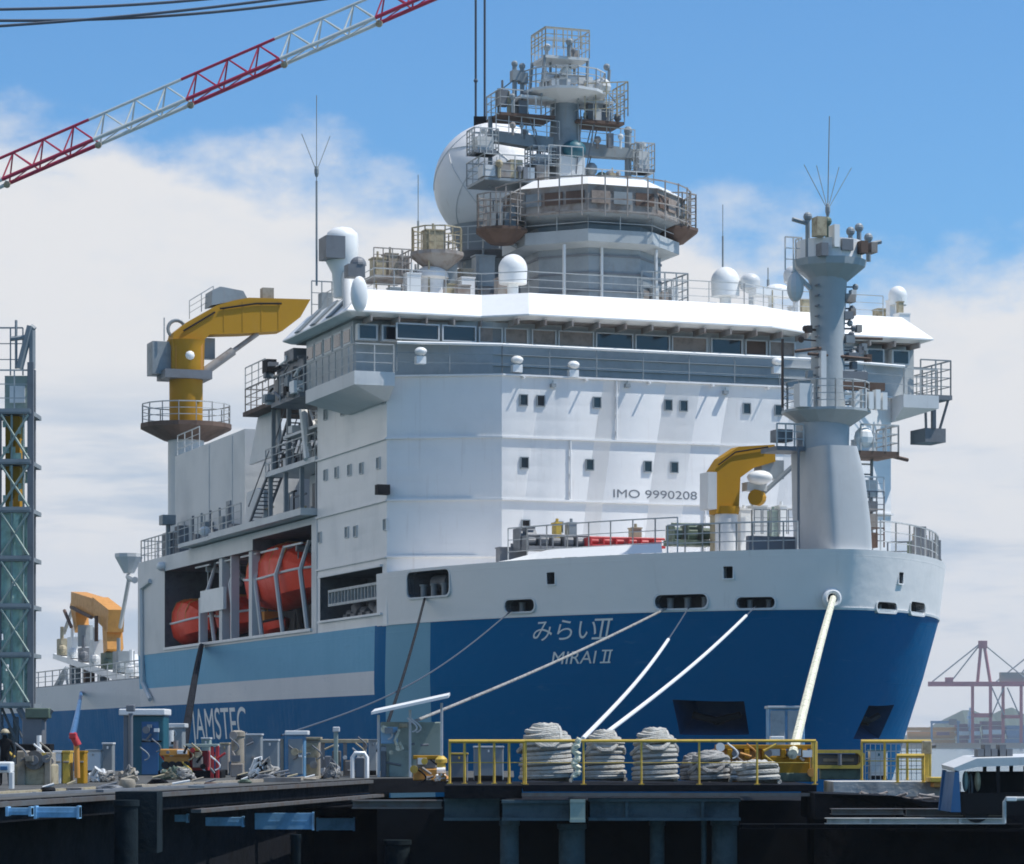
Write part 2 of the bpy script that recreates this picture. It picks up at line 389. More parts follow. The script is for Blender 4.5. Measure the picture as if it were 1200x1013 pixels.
# bow chock on the stem with its white ring
ph = phipx(975, 9.9); p = hp(-1, 88, 9.95)
cpt = hp(-1, phipx(973, 9.6), 9.6); m = MB()
nn = Vector((.1, -1, .05)).normalized(); xx = Vector((1, 0, 0)); zz = Vector((0, 0, 1))
R1, r1 = .27, .10; V = []; F = []
for i in range(24):
    a = 2*math.pi*i/24; c0 = cpt+nn*.12+(xx*math.cos(a)+zz*math.sin(a))*R1
    for k in range(8):
        b = 2*math.pi*k/8; V.append(c0+((xx*math.cos(a)+zz*math.sin(a))*math.cos(b)+nn*math.sin(b))*r1)
for i in range(24):
    for k in range(8): F.append((i*8+k, ((i+1) % 24)*8+k, ((i+1) % 24)*8+(k+1) % 8, i*8+(k+1) % 8))
m.add(V, F); ch = m.build('bow_chock', M_white, fore, smooth=True)
m = MB(); m.tube(cpt+nn*.13, cpt-nn*.5, .22, n=20); m.build('chock_opening', M_black, ch, smooth=True)
# anchor recesses near the waterline
cs = []
for (pa, pb_, pc, pd, s) in (((788, 820), (872, 822), (878, 861), (797, 861), -1), ((1018, 827), (1048, 826), (1030, 866), (1000, 866), 1)):
    zs = 5.2; L = []
    for (px, py) in (pa, pb_, pc, pd):
        z = 5.5
        for _ in range(4): P = hp(s, phipx(px, z, s), z); z = EYE+(HZ-py)/SF*loc2w(P).y
        L.append(hp(s, phipx(px, z, s), z))
    n = (L[1]-L[0]).cross(L[3]-L[0]).normalized()
    if n.y > 0: n = -n
    cc = sum(L, Vector())/4
    m = MB(); m.loft([[cc+(p-cc)*.8-n*1.5 for p in L], [p+n*.02 for p in L], [p+n*1.5 for p in L]]); cs.append(m)
m = MB(); m.box(-20, 20, 48.5, 120, 8.0, 20); cs.append(m)
M_bluein = paint('recess blue', (.003, .04, .11), .5); cut(hull, cs, M_bluein)  # hull blue darkened for the shade inside the anchor recesses
for o in (hull, fore):
    o.data.polygons.foreach_set('use_smooth', [len(p.vertices) <= 40 for p in o.data.polygons]); o.data.set_sharp_from_angle(angle=rad(14))
for (px, py, s) in ((838, 842, -1), (1022, 848, 1)):
    z = 5.3; P = hp(s, phipx(px, z, s), z); n = Vector((P.x*.25, -1, 0)).normalized(); c = P-n*.9; t = Vector((-n.y, n.x, 0))
    m = MB(); m.tube(c, c+n*.75+Vector((0, 0, -.05)), .14, n=8); m.tube(c+n*.7-t*.9+Vector((0, 0, .2)), c+n*.75, .13, n=6); m.tube(c+n*.7+t*.9+Vector((0, 0, .2)), c+n*.75, .13, n=6)
    m.build('anchor', M_black, hull)
# hull belt just above the blue and the rub strip
def strip(z0, z1, off, name, par, mat, p0=0, p1=90, yaft=3.3, both=True, inn=0.):
    m = MB(); N = 36
    for s in ((-1, 1) if both else (-1,)):
        P = [p0+(p1-p0)*i/N for i in range(N+1)]
        lo = [hp(s, p, z0, off) for p in P]; hi_ = [hp(s, p, z1, off-inn) for p in P]
        if yaft is not None: lo = [Vector((s*(hpar(z0)[0]+off), yaft, z0))]+lo; hi_ = [Vector((s*(hpar(z0)[0]+off-inn), yaft, z1))]+hi_
        n = len(lo); m.add(lo+hi_, [(i, i+1, n+i+1, n+i) for i in range(n-1)])
        ilo = [q+Vector((-s*.0, 0, 0))*0+Vector((-q.x*.02, .25, 0)) for q in lo]; ihi = [q+Vector((-q.x*.02, .25, 0)) for q in hi_]
        m.add(hi_+ihi, [(i, i+1, n+i+1, n+i) for i in range(n-1)]); m.add(lo+ilo, [(i, i+1, n+i+1, n+i) for i in range(n-1)])
    return m.build(name, mat, par)
strip(9.22, 9.30, .035, 'knuckle_bar', hull, M_white)
# sloping breakwater plate along the starboard deck edge, rails beyond it
z = 11.35; pa, pc = phipx(583, z), phipx(776, z)
m = MB(); N = 20; lo = []; hi_ = []
for i in range(N+1):
    t = i/N; P = hp(-1, pa+(pc-pa)*t, z, .0); inw = Vector((-P.x, -(P.y-4), 0)).normalized(); k = min(1, t*3.2)*.33
    lo.append(P+Vector((0, 0, .01))); hi_.append(P+inw*.55+Vector((0, 0, .05+k)))
m.add(lo+hi_+[q+Vector((-lo[0].x*.03, .6, -.25)) for q in hi_], [(i, i+1, N+2+i, N+1+i) for i in range(N)]+[(N+1+i, N+2+i, 2*N+3+i, 2*N+2+i) for i in range(N)])
m.build('breakwater_plate', M_cream, fore)
def edge_rail(px0, px1, side, z, inset=.15, n=8, **k):
    p0, p1 = phipx(px0, z, side), phipx(px1, z, side)
    return MB().rail([hp(side, p0+(p1-p0)*i/n, z, -inset) for i in range(n+1)], **k)
edge_rail(572, 778, -1, 11.35, 1.0, h=1.35, step=1.6, r=.028).build('railing', M_rail, fore)
edge_rail(780, 934, -1, 11.35, .12, h=1.0, step=1.0, r=.03).build('railing', M_rail, fore)
edge_rail(1104, 1040, 1, 11.35, .3, h=1.1, step=.9, r=.03).build('railing', M_rail, fore)
# name on the bow
def bowtxt(px0, px1, py0, py1):
    zt = EYE+(HZ-py0)/SF*114; zb = EYE+(HZ-py1)/SF*114
    a, b = phipx(px0, (zt+zb)/2), phipx(px1, (zt+zb)/2)
    return lambda u, v: hp(-1, a+(b-a)*u, zb+(zt-zb)*v, .03)
lettering('みらいⅡ', 'name_lettering', bowtxt(626, 714, 730, 753), M_letter, hull)
def bars(fn, us, vs):
    for v0, v1 in vs: m = MB(); m.add([fn(us[0], v0), fn(us[1], v0), fn(us[1], v1), fn(us[0], v1)], [(0, 1, 2, 3)]); m.build('name_lettering', M_letter, hull)
bars(bowtxt(626, 714, 730, 753), (.80, 1.03), ((.0, .10), (.90, 1.0))); bars(bowtxt(648, 716, 765, 780), (.84, 1.02), ((.0, .11), (.89, 1.0)))
lettering('MIRAI Ⅱ', 'name_lettering', bowtxt(648, 716, 765, 780), M_letter, hull)
ya, yb = lx(222, 850, -11.2).y, lx(286, 850, -11.2).y
lettering('JAMSTEC', 'side_lettering', lambda u, v: Vector((-(hpar(4.2+2*v)[0]+.012), ya+(yb-ya)*u, 4.15+2.05*v)), M_letter, hull)

# side shell and boat bay
Y0B, YH = 12.4, 48.5
m = MB(); m.box(-11.34, 11.34, Y0B-.02, YH, 9.25, 14.35)
side = m.build('side_shell', M_grey, SHIP)
b1 = MB(); yA = lx(193, 700, -11.34).y; yB = lx(365, 700, -11.34).y
b1.box(-12, -6.2, yB, yA, 9.45, 13.55)
b2 = MB(); ym = lx(296, 620, -11.34).y; b2.box(-12, -6.2, yB, ym, 9.5, 14.05)
y1, y2 = lx(374, 700, -11.34).y, lx(447, 700, -11.34).y; b3 = MB(); b3.box(-12, -9.2, y2, y1, 9.75, 11.65)
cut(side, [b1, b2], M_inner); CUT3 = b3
for nm, (za, zb, ya_, yb_) in (('bay_frame', (9.4, 9.5, yB, yA)), ('bay_frame', (9.7, 9.76, y2, y1)), ('bay_frame', (11.65, 11.72, y2, y1))):
    MB().box(-11.42, -11.30, ya_-.05, yb_+.05, za-.03, zb).build(nm, M_white, side)
# inside of the smaller opening: a stowed gangway and machinery
m = MB(); a_, b_ = y1-.9, y2+.5
m.box(-11.2, -11.05, b_, a_, 10.95, 11.06); m.box(-11.2, -11.05, b_, a_, 10.35, 10.46)
for i in range(17): y = b_+(a_-b_)*i/16; m.box(-11.18, -11.08, y-.04, y+.04, 10.4, 11.0)
m.build('stowed_gangway', M_rail, side)
m = MB()
for i in range(7):
    y = b_+(a_-b_)*(i+.5)/7; m.tube((-10.3, y-.4, 10.0), (-10.3, y+.3, 10.05+.2*(i % 2)), .18+.05*(i % 3), n=9); m.box(-10.6, -9.9, y-.3, y+.3, 9.75, 10.0)
m.build('mooring_winch', M_dgrey, side, smooth=True)
for y in (yB+2.2, yB+6.4, yB+10.2, yB+15, yB+19.5):
    m = MB(); m.path([(-10.9, y, 9.5), (-11.1, y+.5, 12.2), (-10.6, y+.9, 13.5), (-9.0, y+1.0, 13.5)], .11, 6); m.build('davit_frame', M_grey, side)
    MB().tube((-11.1, y+.2, 13.4), (-11.1, y+3.2, 13.4), .05, n=6).build('bay_pipe', M_cream, side)
# pillars and davits in the boat bay
for px, w_, top in ((262, .30, 13.7), (297, .30, 14.2), (237, .16, 11.8), (274, .10, 13.7)):
    y = lx(px, 700, -11.1).y; MB().box(-11.25, -10.85, y-w_, y+w_, 9.4, top).build('pillar', M_grey, side)
m = MB(); ya_ = lx(263, 700, -11.3).y; yb_ = lx(236, 700, -11.3).y
m.box(-11.36, -11.2, ya_, yb_, 11.0, 12.1); m.build('white_panel', M_cream, side)
for k in range(9):                                             # piping and gear on the inner wall
    y = yB+1.5+k*3.1; m = MB(); m.box(-6.9, -6.2, y, y+1.1, 11.2+.3*(k % 3), 12.4+.3*(k % 3)); m.tube((-6.8, y-1, 13.2), (-6.8, y+2, 13.2), .09); m.tube((-6.7, y-.5, 9.5), (-6.7, y-.5, 13.4), .07)
    m.build('wall_gear', M_mgrey if k % 2 else M_dgrey, side)
for px in (246, 284, 322, 352):
    y = lx(px, 640, -10.2).y
    m = MB(); m.path([(-7, y, 9.5), (-7.6, y, 12.3), (-8.8, y, 13.3), (-10.4, y, 13.4)], .16, 6); m.tube((-10.3, y, 13.4), (-10.3, y, 12.4), .03); m.ball((-10.3, y, 12.3), .14, n=8, m=6)
    m.build('davit', M_cream if px == 246 else M_mgrey, side)
# deck plate over the bay with its rails
m = MB(); m.box(-12.0, -6, yB-.6, ym+6, 14.42, 14.72); m.box(-11.9, -6, ym+6, ym+13, 14.42, 14.62)
dk = m.build('boat_deck', M_grey, SHIP)
MB().rail([(-11.9, ym+13, 14.65), (-11.9, ym, 14.7)], step=1.5, r=.03).build('railing', M_rail, dk)
MB().rail([(-11.2, YH-.2, 14.36), (-11.2, YH-8, 14.36), (-8, YH-8, 14.36)], h=1.2, step=.9, r=.035).build('railing', M_rail, side)
MB().rail([(-11.2, YH-.2, 14.36), (-4, YH-.2, 14.36)], h=1.2, step=.9, r=.035).build('railing', M_rail, side)
# fender pipe and seam on the aft end of the side
MB().path([lx(176, 820, -11.42), lx(167, 800, -11.42), lx(166, 690, -11.42), lx(176, 681, -11.42)], .13, 6).build('overboard_pipe', M_grey, side)
# lights and lockers on the bay top
for px, py, w_ in ((199, 636, .9), (214, 628, 1.1)):
    p = lx(px, py, -10.6); m = MB(); m.box(-10.9, -9.9, p.y-w_/2, p.y+w_/2, 14.36, p.z+.5); m.build('deck_locker', M_dgrey, side)
p = lx(197, 611, -11.2); m = MB(); m.tube((-11.2, p.y, 14.36), p, .12); m.box(p.x-.4, p.x+.3, p.y-.5, p.y+.4, p.z-.2, p.z+.3); m.build('floodlight', M_mgrey, side)
for px, py in ((240, 623), (190, 664)):
    p = lx(px, py, -11.45); m = MB(); m.ball(p, .32, .3, .26, 10, 6); m.tube(p, p+Vector((.5, 0, -.3)), .08); m.build('floodlight', M_cream, side, smooth=True)

# ------------------------------------------------------------------ main house
HW = 11.3; FX = 7.12
plan = [(-HW, 2.1), (-FX, 0), (FX, 0), (HW, 2.1), (HW, Y0B), (-HW, Y0B)]
m = MB(); m.loft([[Vector((x, y, z)) for x, y in plan] for z in (9.2, 12, 14.3, 16.8, 19.3)])
house = m.build('superstructure', M_white, SHIP); cut(house, [CUT3], M_inner)
def ledge(z, d=.07, h=.07, name='deck_ledge'):
    m = MB(); o = [(-HW-d, Y0B), (-HW-d, 2.1-d), (-FX, -d), (FX, -d), (HW+d, 2.1-d), (HW+d, Y0B)]
    m.loft([[Vector((x, y, zz)) for x, y in o] for zz in (z-h, z)]); return m.build(name, M_white, house)
for z in (12.02, 14.3, 16.8, 19.3): ledge(z, .09 if z < 19 else .12)
def window(px, py, w_, h_, par, plane='y', val=0., frame=M_mgrey, glass=M_glass, name='window'):
    p = ly(px, py, val) if plane == 'y' else lx(px, py, val)
    m = MB(); g = MB(); t = .035
    if plane == 'y':
        for (a, b, c, d) in ((-w_/2-t, w_/2+t, h_/2, h_/2+t), (-w_/2-t, w_/2+t, -h_/2-t, -h_/2), (-w_/2-t, -w_/2, -h_/2, h_/2), (w_/2, w_/2+t, -h_/2, h_/2)):
            m.box(p.x+a, p.x+b, val-.06, val+.01, p.z+c, p.z+d)
        g.box(p.x-w_/2, p.x+w_/2, val-.015, val+.01, p.z-h_/2, p.z+h_/2)
    else:
        for (a, b, c, d) in ((-w_/2-t, w_/2+t, h_/2, h_/2+t), (-w_/2-t, w_/2+t, -h_/2-t, -h_/2), (-w_/2-t, -w_/2, -h_/2, h_/2), (w_/2, w_/2+t, -h_/2, h_/2)):
            m.box(val-.06, val+.01, p.y+a, p.y+b, p.z+c, p.z+d)
        g.box(val-.015, val+.01, p.y-w_/2, p.y+w_/2, p.z-h_/2, p.z+h_/2)
    o = m.build(name, frame, par); g.build('pane', glass, o); return o
for px, py in ((613.5, 469), (633.5, 470), (699.5, 472), (783, 475), (801, 476), (875, 479), (912, 481), (614.5, 542.5), (691, 545), (759, 547), (790, 548), (616, 616), (655, 618)):
    window(px, py, .29, .40, house)
for px, py in ((382, 486), (402, 481), (425, 475), (450, 467), (382, 557), (395, 554), (410, 551), (424, 549), (444, 543), (375, 630), (407, 624), (417, 623), (452, 615)):
    window(px, py, .42, .42, house, 'x', -HW, M_grey, M_mgrey)
p = lx(459.5, 571, -HW-.25); MB().box(-HW-.5, -HW+.02, 1.7, 2.12, p.z-.2, p.z+.2).build('sidelight_box', M_black, house)
for px in (612, 685, 759, 833, 898):
    x = ly(px, 443, 0).x; MB().tube((x, .02, 19.16), (x, -.32, 19.16), .045, n=6).build('lashing_bracket', M_white, house)
for px, py in ((648, 452), (735, 452), (850, 460)):
    p = ly(px, py, -.1); m = MB(); m.box(p.x-.1, p.x+.1, -.22, .01, p.z-.07, p.z+.07); m.tube((p.x, -.1, p.z), (p.x, -.1, p.z+.2), .02, n=5); m.build('wall_lamp', M_mgrey, house)
for px, z0, z1_ in ((668, 14.35, 16.7), (826, 12.1, 14.2), (722, 16.85, 19.2)):
    x = ly(px, 500, 0).x; m = MB(); m.tube((x, -.06, z0), (x, -.06, z1_), .035, n=6); [m.box(x-.06, x+.06, -.08, .0, z0+.3+k*.7, z0+.36+k*.7) for k in range(3)]; m.build('wall_pipe', M_white, house)
# number on the front
pa_, pb2 = ly(719, 590, -.02), ly(817, 583, -.02)
lettering('IMO 9990208', 'number_lettering', lambda u, v: Vector((pa_.x+(pb2.x-pa_.x)*u, -.008, 14.47+.33*v)), M_dgrey, house)
# bridge deck: walkway plates, wall, windows
bp = [(-HW+.3, 2.3), (-FX, 1.1), (FX, 1.1), (HW-.3, 2.3), (HW+1.3, 2.5), (HW+1.3, 9.5), (-HW-1.3, 9.5), (-HW-1.3, 2.5)]
m = MB(); m.loft([[Vector((x, y, z)) for x, y in bp] for z in (19.32, 21.7)])
bridge = m.build('bridge', M_bridge, SHIP)
def bwin(px0, px1, py0, py1, y, glass):
    a, b = ly(px0, py0, y), ly(px1, py1, y); zc, h_ = 20.98, .56; t = .05; m = MB(); xx0, xx1 = a.x, b.x
    m.box(xx0-t, xx1+t, y-.09, y, zc+h_/2, zc+h_/2+t); m.box(xx0-t, xx1+t, y-.09, y, zc-h_/2-t, zc-h_/2); m.box(xx0-t, xx0, y-.09, y, zc-h_/2, zc+h_/2); m.box(xx1, xx1+t, y-.09, y, zc-h_/2, zc+h_/2)
    o = m.build('window', M_grey, bridge); g = MB(); g.box(xx0, xx1, y-.02, y, zc-h_/2, zc+h_/2); g.build('pane', glass, o)
for a, b, g in ((592, 617, M_cover), (624, 650, M_cover), (655, 694, M_cover), (699, 740, M_glass), (745, 783, M_glass), (788, 827, M_cover), (834, 868, M_glass), (874, 897, M_brown), (902, 930, M_cover)):
    bwin(a, b, 0, 0, 1.08, g)
for a, b, g in ((465, 513, M_glass), (519, 556, M_glass), (562, 587, M_cover)): bwin(a, b, 0, 0, 1.12, g)
for xx in (-12.2, -11.2, 9.2, 10.4, 11.6): 
    o = MB().box(xx-.42, xx+.42, 1.75, 2.12, 20.65, 21.3).build('window', M_grey, bridge); MB().box(xx-.34, xx+.34, 1.73, 1.76, 20.72, 21.23).build('pane', M_glass, o)
for yy in (3.2, 4.6, 6.0, 7.4, 8.7):
    o = MB().box(-HW-1.36, -HW-1.25, yy-.55, yy+.55, 20.6, 21.3).build('window', M_grey, bridge); MB().box(-HW-1.38, -HW-1.35, yy-.45, yy+.45, 20.7, 21.2).build('pane', M_glass, o)
# flat sills that break up the lower bridge wall
for z in (19.75, 20.2): MB().box(-FX, FX+2.5, 1.02, 1.1, z, z+.04).build('wall_stiffener', M_grey, bridge)
MB().rail([(-HW, .75, 19.32), (-FX, -.05, 19.32), (FX, -.05, 19.32), (HW, .85, 19.32)], h=1.12, step=1.9, r=.025, bars=3).build('railing', M_mgrey, bridge)
m = MB(); m.tube((-HW, .7, 20.46), (-FX, -.07, 20.46), .06); m.tube((-FX, -.07, 20.46), (FX, -.07, 20.46), .06); m.tube((FX, -.07, 20.46), (HW, .82, 20.46), .06); m.build('handrail', M_cream, bridge)
for px, py in ((493, 412), (606, 422), (672, 428), (911, 424)):
    p = ly(px, py, -.1 if px > 560 else .35); m = MB(); m.ball(p, .26, .25, .17, 12, 6); m.tube(p, p-Vector((0, 0, .5)), .05); m.box(p.x-.2, p.x+.2, p.y-.1, p.y+.2, p.z-.5, p.z-.2); m.build('searchlight', M_cream, bridge, smooth=True)
# wing platforms
for s in (-1, 1):
    m = MB(); y0_, y1_ = (.95, 8.2)
    m.loft([[Vector((s*x, y, z)) for x, y in ((HW+.02, y0_+dy), (xo, y0_+dy), (xo, y1_-dy), (HW+.02, y1_-dy))] for xo, z, dy in ((11.5, 18.25, .9), (13.0, 18.75, .0), (13.0, 19.3, 0))])
    o = m.build('wing_platform', M_grey, bridge)
    m = MB(); m.rail([(s*12.95, 1, 19.3), (s*12.95, 12.5, 19.3)], h=1.1, step=1., r=.03); m.rail([(s*11.35, 1, 19.3), (s*12.95, 1, 19.3)], h=1.1, step=.8, r=.03); m.build('railing', M_rail, o)
    m = MB(); m.box(s*12.9 if s < 0 else 9.5, -9.5 if s < 0 else 12.9, 9.5, 14.2, 19.2, 19.4); m.build('wing_deck', M_dgrey, bridge)
    for k in range(5):
        m = MB(); y = 9.8+k*.9; m.box(-12.8, -12.2, y, y+.5, 19.4, 20.4+.25*(k % 2)); m.tube((-12.9, y, 20.9), (-11, y, 21.2), .07)
        if s < 0: m.build('wing_gear', (M_dgrey, M_rust, M_mgrey)[k % 3], bridge)
m = MB(); m.box(-12.7, -8.5, 9.6, 14.0, 19.45, 20.9); m.box(-12.9, -8.5, 10.5, 12, 20.9, 21.4); wh = m.build('wing_machinery', M_dgrey, bridge)
rn = random.Random(31)
for k in range(26):
    y = rn.uniform(9.6, 14.6); z = rn.uniform(19.3, 21.1); m = MB(); a_ = rn.uniform(.12, .4)
    if k % 2: m.box(-12.95-rn.uniform(0, .25), -12.7, y-a_, y+a_, z-a_*.7, z+a_*.7)
    else: m.tube((-12.9, y-a_*2, z), (-12.9, y+a_*2, z+rn.uniform(-.4, .4)), rn.uniform(.03, .1), n=6)
    m.build('wing_gear', (M_dgrey, M_mgrey, M_rust, M_grey, M_black, M_mgrey, M_cream)[k % 7], wh)
# roof of the bridge with slanting bright fascia
xl, xr = -13.3, 12.75
def rp(i, z):
    x0 = [xl, ly(564, 370, .9).x, ly(620, 370, -.3).x, ly(905, 370, -.3).x, ly(950, 370, .9).x, xr]
    ys = [.95, .9, -.3, -.3, .9, .95]
    f = [Vector((x0[k]+(i if k == 0 else -i if k == 5 else i*.35 if k < 3 else -i*.35), ys[k]+i, z)) for k in range(6)]
    return f+[Vector((xr-i, 10.8-i*.4, z)), Vector((xl+i, 10.8-i*.4, z))]
m = MB(); m.loft([rp(.35, 21.55), rp(0, 21.66), rp(0, 21.72), rp(1.0, 22.72), rp(1.15, 22.74)]); roof = m.build('bridge_roof', M_cream, SHIP)
m = MB(); q = rp(.55, 21.52); m.loft([q, [v+Vector((0, 0, .02)) for v in q]]); m.build('soffit', M_rust, roof)
for k in range(22):
    x = -12.3+k*1.16; y = .9 if abs(x+.3) > 7.2 else -.3
    m = MB(); m.box(x-.035, x+.035, y, y+1.2, 21.30, 21.53); m.build('soffit_bracket', M_rust, roof)
for y in (3.2, 5.6, 8.0): MB().ext([(xl-.02, y, 21.74), (xl+1.0, y, 22.76), (xl+1.0, y+.7, 22.76), (xl-.02, y+.7, 21.74)], (-.05, 0, .04)).build('fascia_panel', M_mgrey, roof)
MB().rail([rp(1.6, 22.74)[7], rp(1.6, 22.74)[0]]+rp(1.6, 22.74)[1:6], h=.95, step=1.5, r=.022).build('railing', M_rail, roof)
# starboard lookout frames aft of the right wing (port side box with platform, seen past the house)
m = MB(); m.box(12.7, 14.3, 2.2, 5, 19.3, 19.5); m.box(13.2, 14.2, 2.6, 4, 17.5, 18.1)
m.tube((13.6, 2.6, 18.1), (13.6, 2.6, 19.3), .12); m.tube((14.2, 2.4, 19.3), (13.9, 2.7, 17.9), .06); m.tube((13.1, 2.4, 19.3), (13.3, 2.7, 17.9), .06)
o = m.build('lookout_platform', M_dgrey, bridge)
m = MB(); m.rail([(12.8, 4.9, 19.5), (14.25, 4.9, 19.5), (14.25, 2.25, 19.5), (12.8, 2.25, 19.5)], h=1.5, step=.8, r=.035, bars=4); m.build('railing', M_mgrey, o)

# ------------------------------------------------------------------ open decks, stairs and posts behind the house (starboard)
od = MB(); od.box(-11.4, -5.5, Y0B+.02, 21, 16.75, 16.98); od.box(-11.2, -6, Y0B+.02, 18.5, 18.3, 18.42)
aft = od.build('aft_decks', M_grey, SHIP)
m = MB(); m.box(-6.6, 6.6, Y0B+.02, 29, 14.4, 19.5); m.build('inner_casing', M_dgrey, aft)
m = MB(); m.box(-9.8, -6.6, 14, 19, 14.74, 16.7); cas = m.build('deck_house', M_grey, aft)
for y, w_ in ((14.9, .7), (16.6, 1.0), (18.1, .5)): o = MB().box(-9.86, -9.8, y-w_/2, y+w_/2, 15.1, 16.3).build('window', M_dgrey, cas)
for y in (12.7, 15.3, 18, 20.7):
    for x in (-11.2, -8.8): MB().box(x-.09, x+.09, y-.09, y+.09, 14.72, 16.75).build('post', M_mgrey, aft)
    MB().box(-11.15, -10.97, y-.09, y+.09, 16.98, 20.2).build('post', M_mgrey, aft)
def stair(p, q, w_=.7, par=None, mat=M_dgrey):
    p, q = Vector(p), Vector(q); m = MB()
    for s in (-w_/2, w_/2):
        o = Vector((s, 0, 0)); m.tube(p+o, q+o, .07, n=4); m.tube(p+o+Vector((0, 0, .95)), q+o+Vector((0, 0, .95)), .03, n=4)
    k = int((q-p).length/.3)
    for i in range(k): c = p.lerp(q, (i+.5)/k); m.box(c.x-w_/2, c.x+w_/2, c.y-.12, c.y+.12, c.z-.02, c.z+.02)
    return m.build('stairway', mat, par)
stair((-11.0, 24.2, 14.7), (-11.0, 20.4, 17.0), par=aft); stair((-10.6, 21.5, 17), (-10.6, 17.6, 19.9), par=aft); stair((-10.4, 13.2, 17), (-10.4, 15.6, 19.4), par=aft, mat=M_cream)
MB().rail([(-11.35, 21, 16.98), (-11.35, 12.6, 16.98)], step=1.2, r=.03).build('railing', M_rail, aft)
m = MB(); m.box(-11.6, -7, 15.5, 24.3, 19.9, 20.1); o = m.build('upper_platform', M_brown, aft)
MB().rail([(-11.5, 12.5, 20.1), (-11.5, 24.2, 20.1), (-8, 24.2, 20.1)], h=1.1, step=1.1, r=.035).build('railing', M_rust, o)
MB().rail([(-11.5, 20.5, 21.1), (-11.5, 24.2, 21.1)], h=1.1, step=1.1, r=.03).build('railing', M_rail, o)
for k in range(8):
    y = 13.4+k*1.25; m = MB(); z0 = 20.1
    m.box(-10.9+.2*(k % 3), -9.9, y, y+.8, z0, z0+.7+.4*(k % 2)); m.build('vent_box', (M_rust, M_beige, M_grey, M_mgrey)[k % 4], o)
for k in range(5):
    y = 13+k*1.5; m = MB(); m.tube((-9.5, y, 17), (-9.5, y, 18.1), .28, n=10); m.build('vent_trunk', (M_grey, M_brown)[k % 2], aft, smooth=True)
m = MB()
for k in range(9): m.tube((-10.9, 12.8+k*.85, 16.98), (-10.4, 13.1+k*.85, 18.3), .035)
for k in range(6): m.box(-9.9, -9.2, 13+k*1.3, 13.7+k*1.3, 16.98, 17.5+.3*(k % 2))
m.build('pipework', M_dgrey, aft)
m = MB(); m.tube((-11.25, 15.0, 19.6), (-11.35, 13.7, 16.95), .2, n=8); m.build('escape_chute', M_cream, aft, smooth=True)
q1, q2 = lx(325, 472, -10.9), lx(327, 532, -10.9); m = MB(); m.ext([lx(302, 490, -10.9), q1, q2, lx(292, 545, -10.9)], (.15, 0, 0)); m.build('side_screen', M_grey, aft)
q1 = lx(300, 572, -10.9); m = MB(); m.ext([lx(289, 578, -10.9), q1, lx(309, 575, -10.9), lx(309, 612, -10.9), lx(286, 618, -10.9)], (.2, 0, 0)); m.build('side_screen', M_grey, aft)
rn = random.Random(8)
for k in range(40):
    zz = rn.choice((14.75, 17.0, 18.45)); y = rn.uniform(12.8, 22.5 if zz < 17.5 else 18); x = rn.uniform(-10.9, -9.6); a_ = rn.uniform(.1, .35); h = rn.uniform(.3, 1.4); m = MB()
    if k % 3 == 0: m.tube((x, y, zz), (x, y, zz+h), a_*.5, n=8)
    elif k % 3 == 1: m.box(x-a_, x+a_, y-a_, y+a_, zz, zz+h*.7)
    else: m.tube((x, y-a_*3, zz+h), (x, y+a_*3, zz+h), .05, n=6); m.tube((x, y, zz), (x, y, zz+h), .04, n=5)
    m.build('deck_gear', (M_mgrey, M_dgrey, M_grey, M_brown, M_mgrey, M_beige, M_black)[k % 7], aft)
# hangar block and crane pedestal
m = MB(); yh0, yh1 = lx(287, 560, -10.4).y, lx(201, 560, -10.4).y
m.box(-10.4, 10.4, yh0, yh1-.8, 14.36, 19.8); hang = m.build('hangar_house', M_grey, SHIP)
for k in range(2): y = yh0+2.5+k*4.8; MB().box(-10.43, -10.4, y-.05, y+.05, 14.4, 19.7).build('wall_stiffener', M_grey, hang)
MB().box(-10.5, -10.4, yh0+2.6, yh0+3.4, 14.5, 16.5).build('door', M_mgrey, hang)
for k in range(5): y = yh0+.6+k*1.9; m = MB(); m.box(-10.9, -10.42, y, y+.6, 14.4, 15.2+.5*(k % 2)); m.tube((-10.8, y+1, 14.4), (-10.8, y+1, 16.2), .06); m.build('deck_gear', (M_dgrey, M_mgrey)[k % 2], hang)
MB().rail([(-10.3, yh1-6, 19.8), (-10.3, yh1-1, 19.8)], h=1.1, step=1.5, r=.03).build('railing', M_rail, hang)
pc = lx(218, 500, -9.2); pc.z = 0
m = MB(); m.lathe([(.98, 14.36), (.98, 21.3)], (pc.x, pc.y, 0), 24); m.build('crane_pedestal', M_grey, SHIP, smooth=True)
def cz(py): return EYE+(HZ-py)/SF*loc2w(pc).y
kp = loc2w(pc).y/SF                                             # metres in a photo pixel there
m = MB(); m.lathe([(.9, cz(512)), (.92, cz(408)), (1.05, cz(400))], (pc.x, pc.y, 0), 20); crane = m.build('stores_crane', M_yel, SHIP, smooth=True)
m = MB(); m.lathe([(1.2, cz(517)), (2.5, cz(503)), (2.5, cz(498))], (pc.x, pc.y, 0), 16); o = m.build('crane_platform', M_brown, crane)
m = MB(); m.rail([(pc.x+2.4*math.cos(a*math.pi/8), pc.y+2.4*math.sin(a*math.pi/8), cz(498)) for a in range(17)], h=1.05, step=1, r=.035); m.build('railing', M_rail, o)
m = MB(); m.box(pc.x-1.9, pc.x-.7, pc.y-.2, pc.y+1.2, cz(440), cz(402)); m.build('crane_cab', M_mgrey, crane)
m = MB(); m.box(pc.x-1.4, pc.x+1.2, pc.y-1.1, pc.y+1, cz(446), cz(436)); m.build('slewing_gear', M_dgrey, crane)
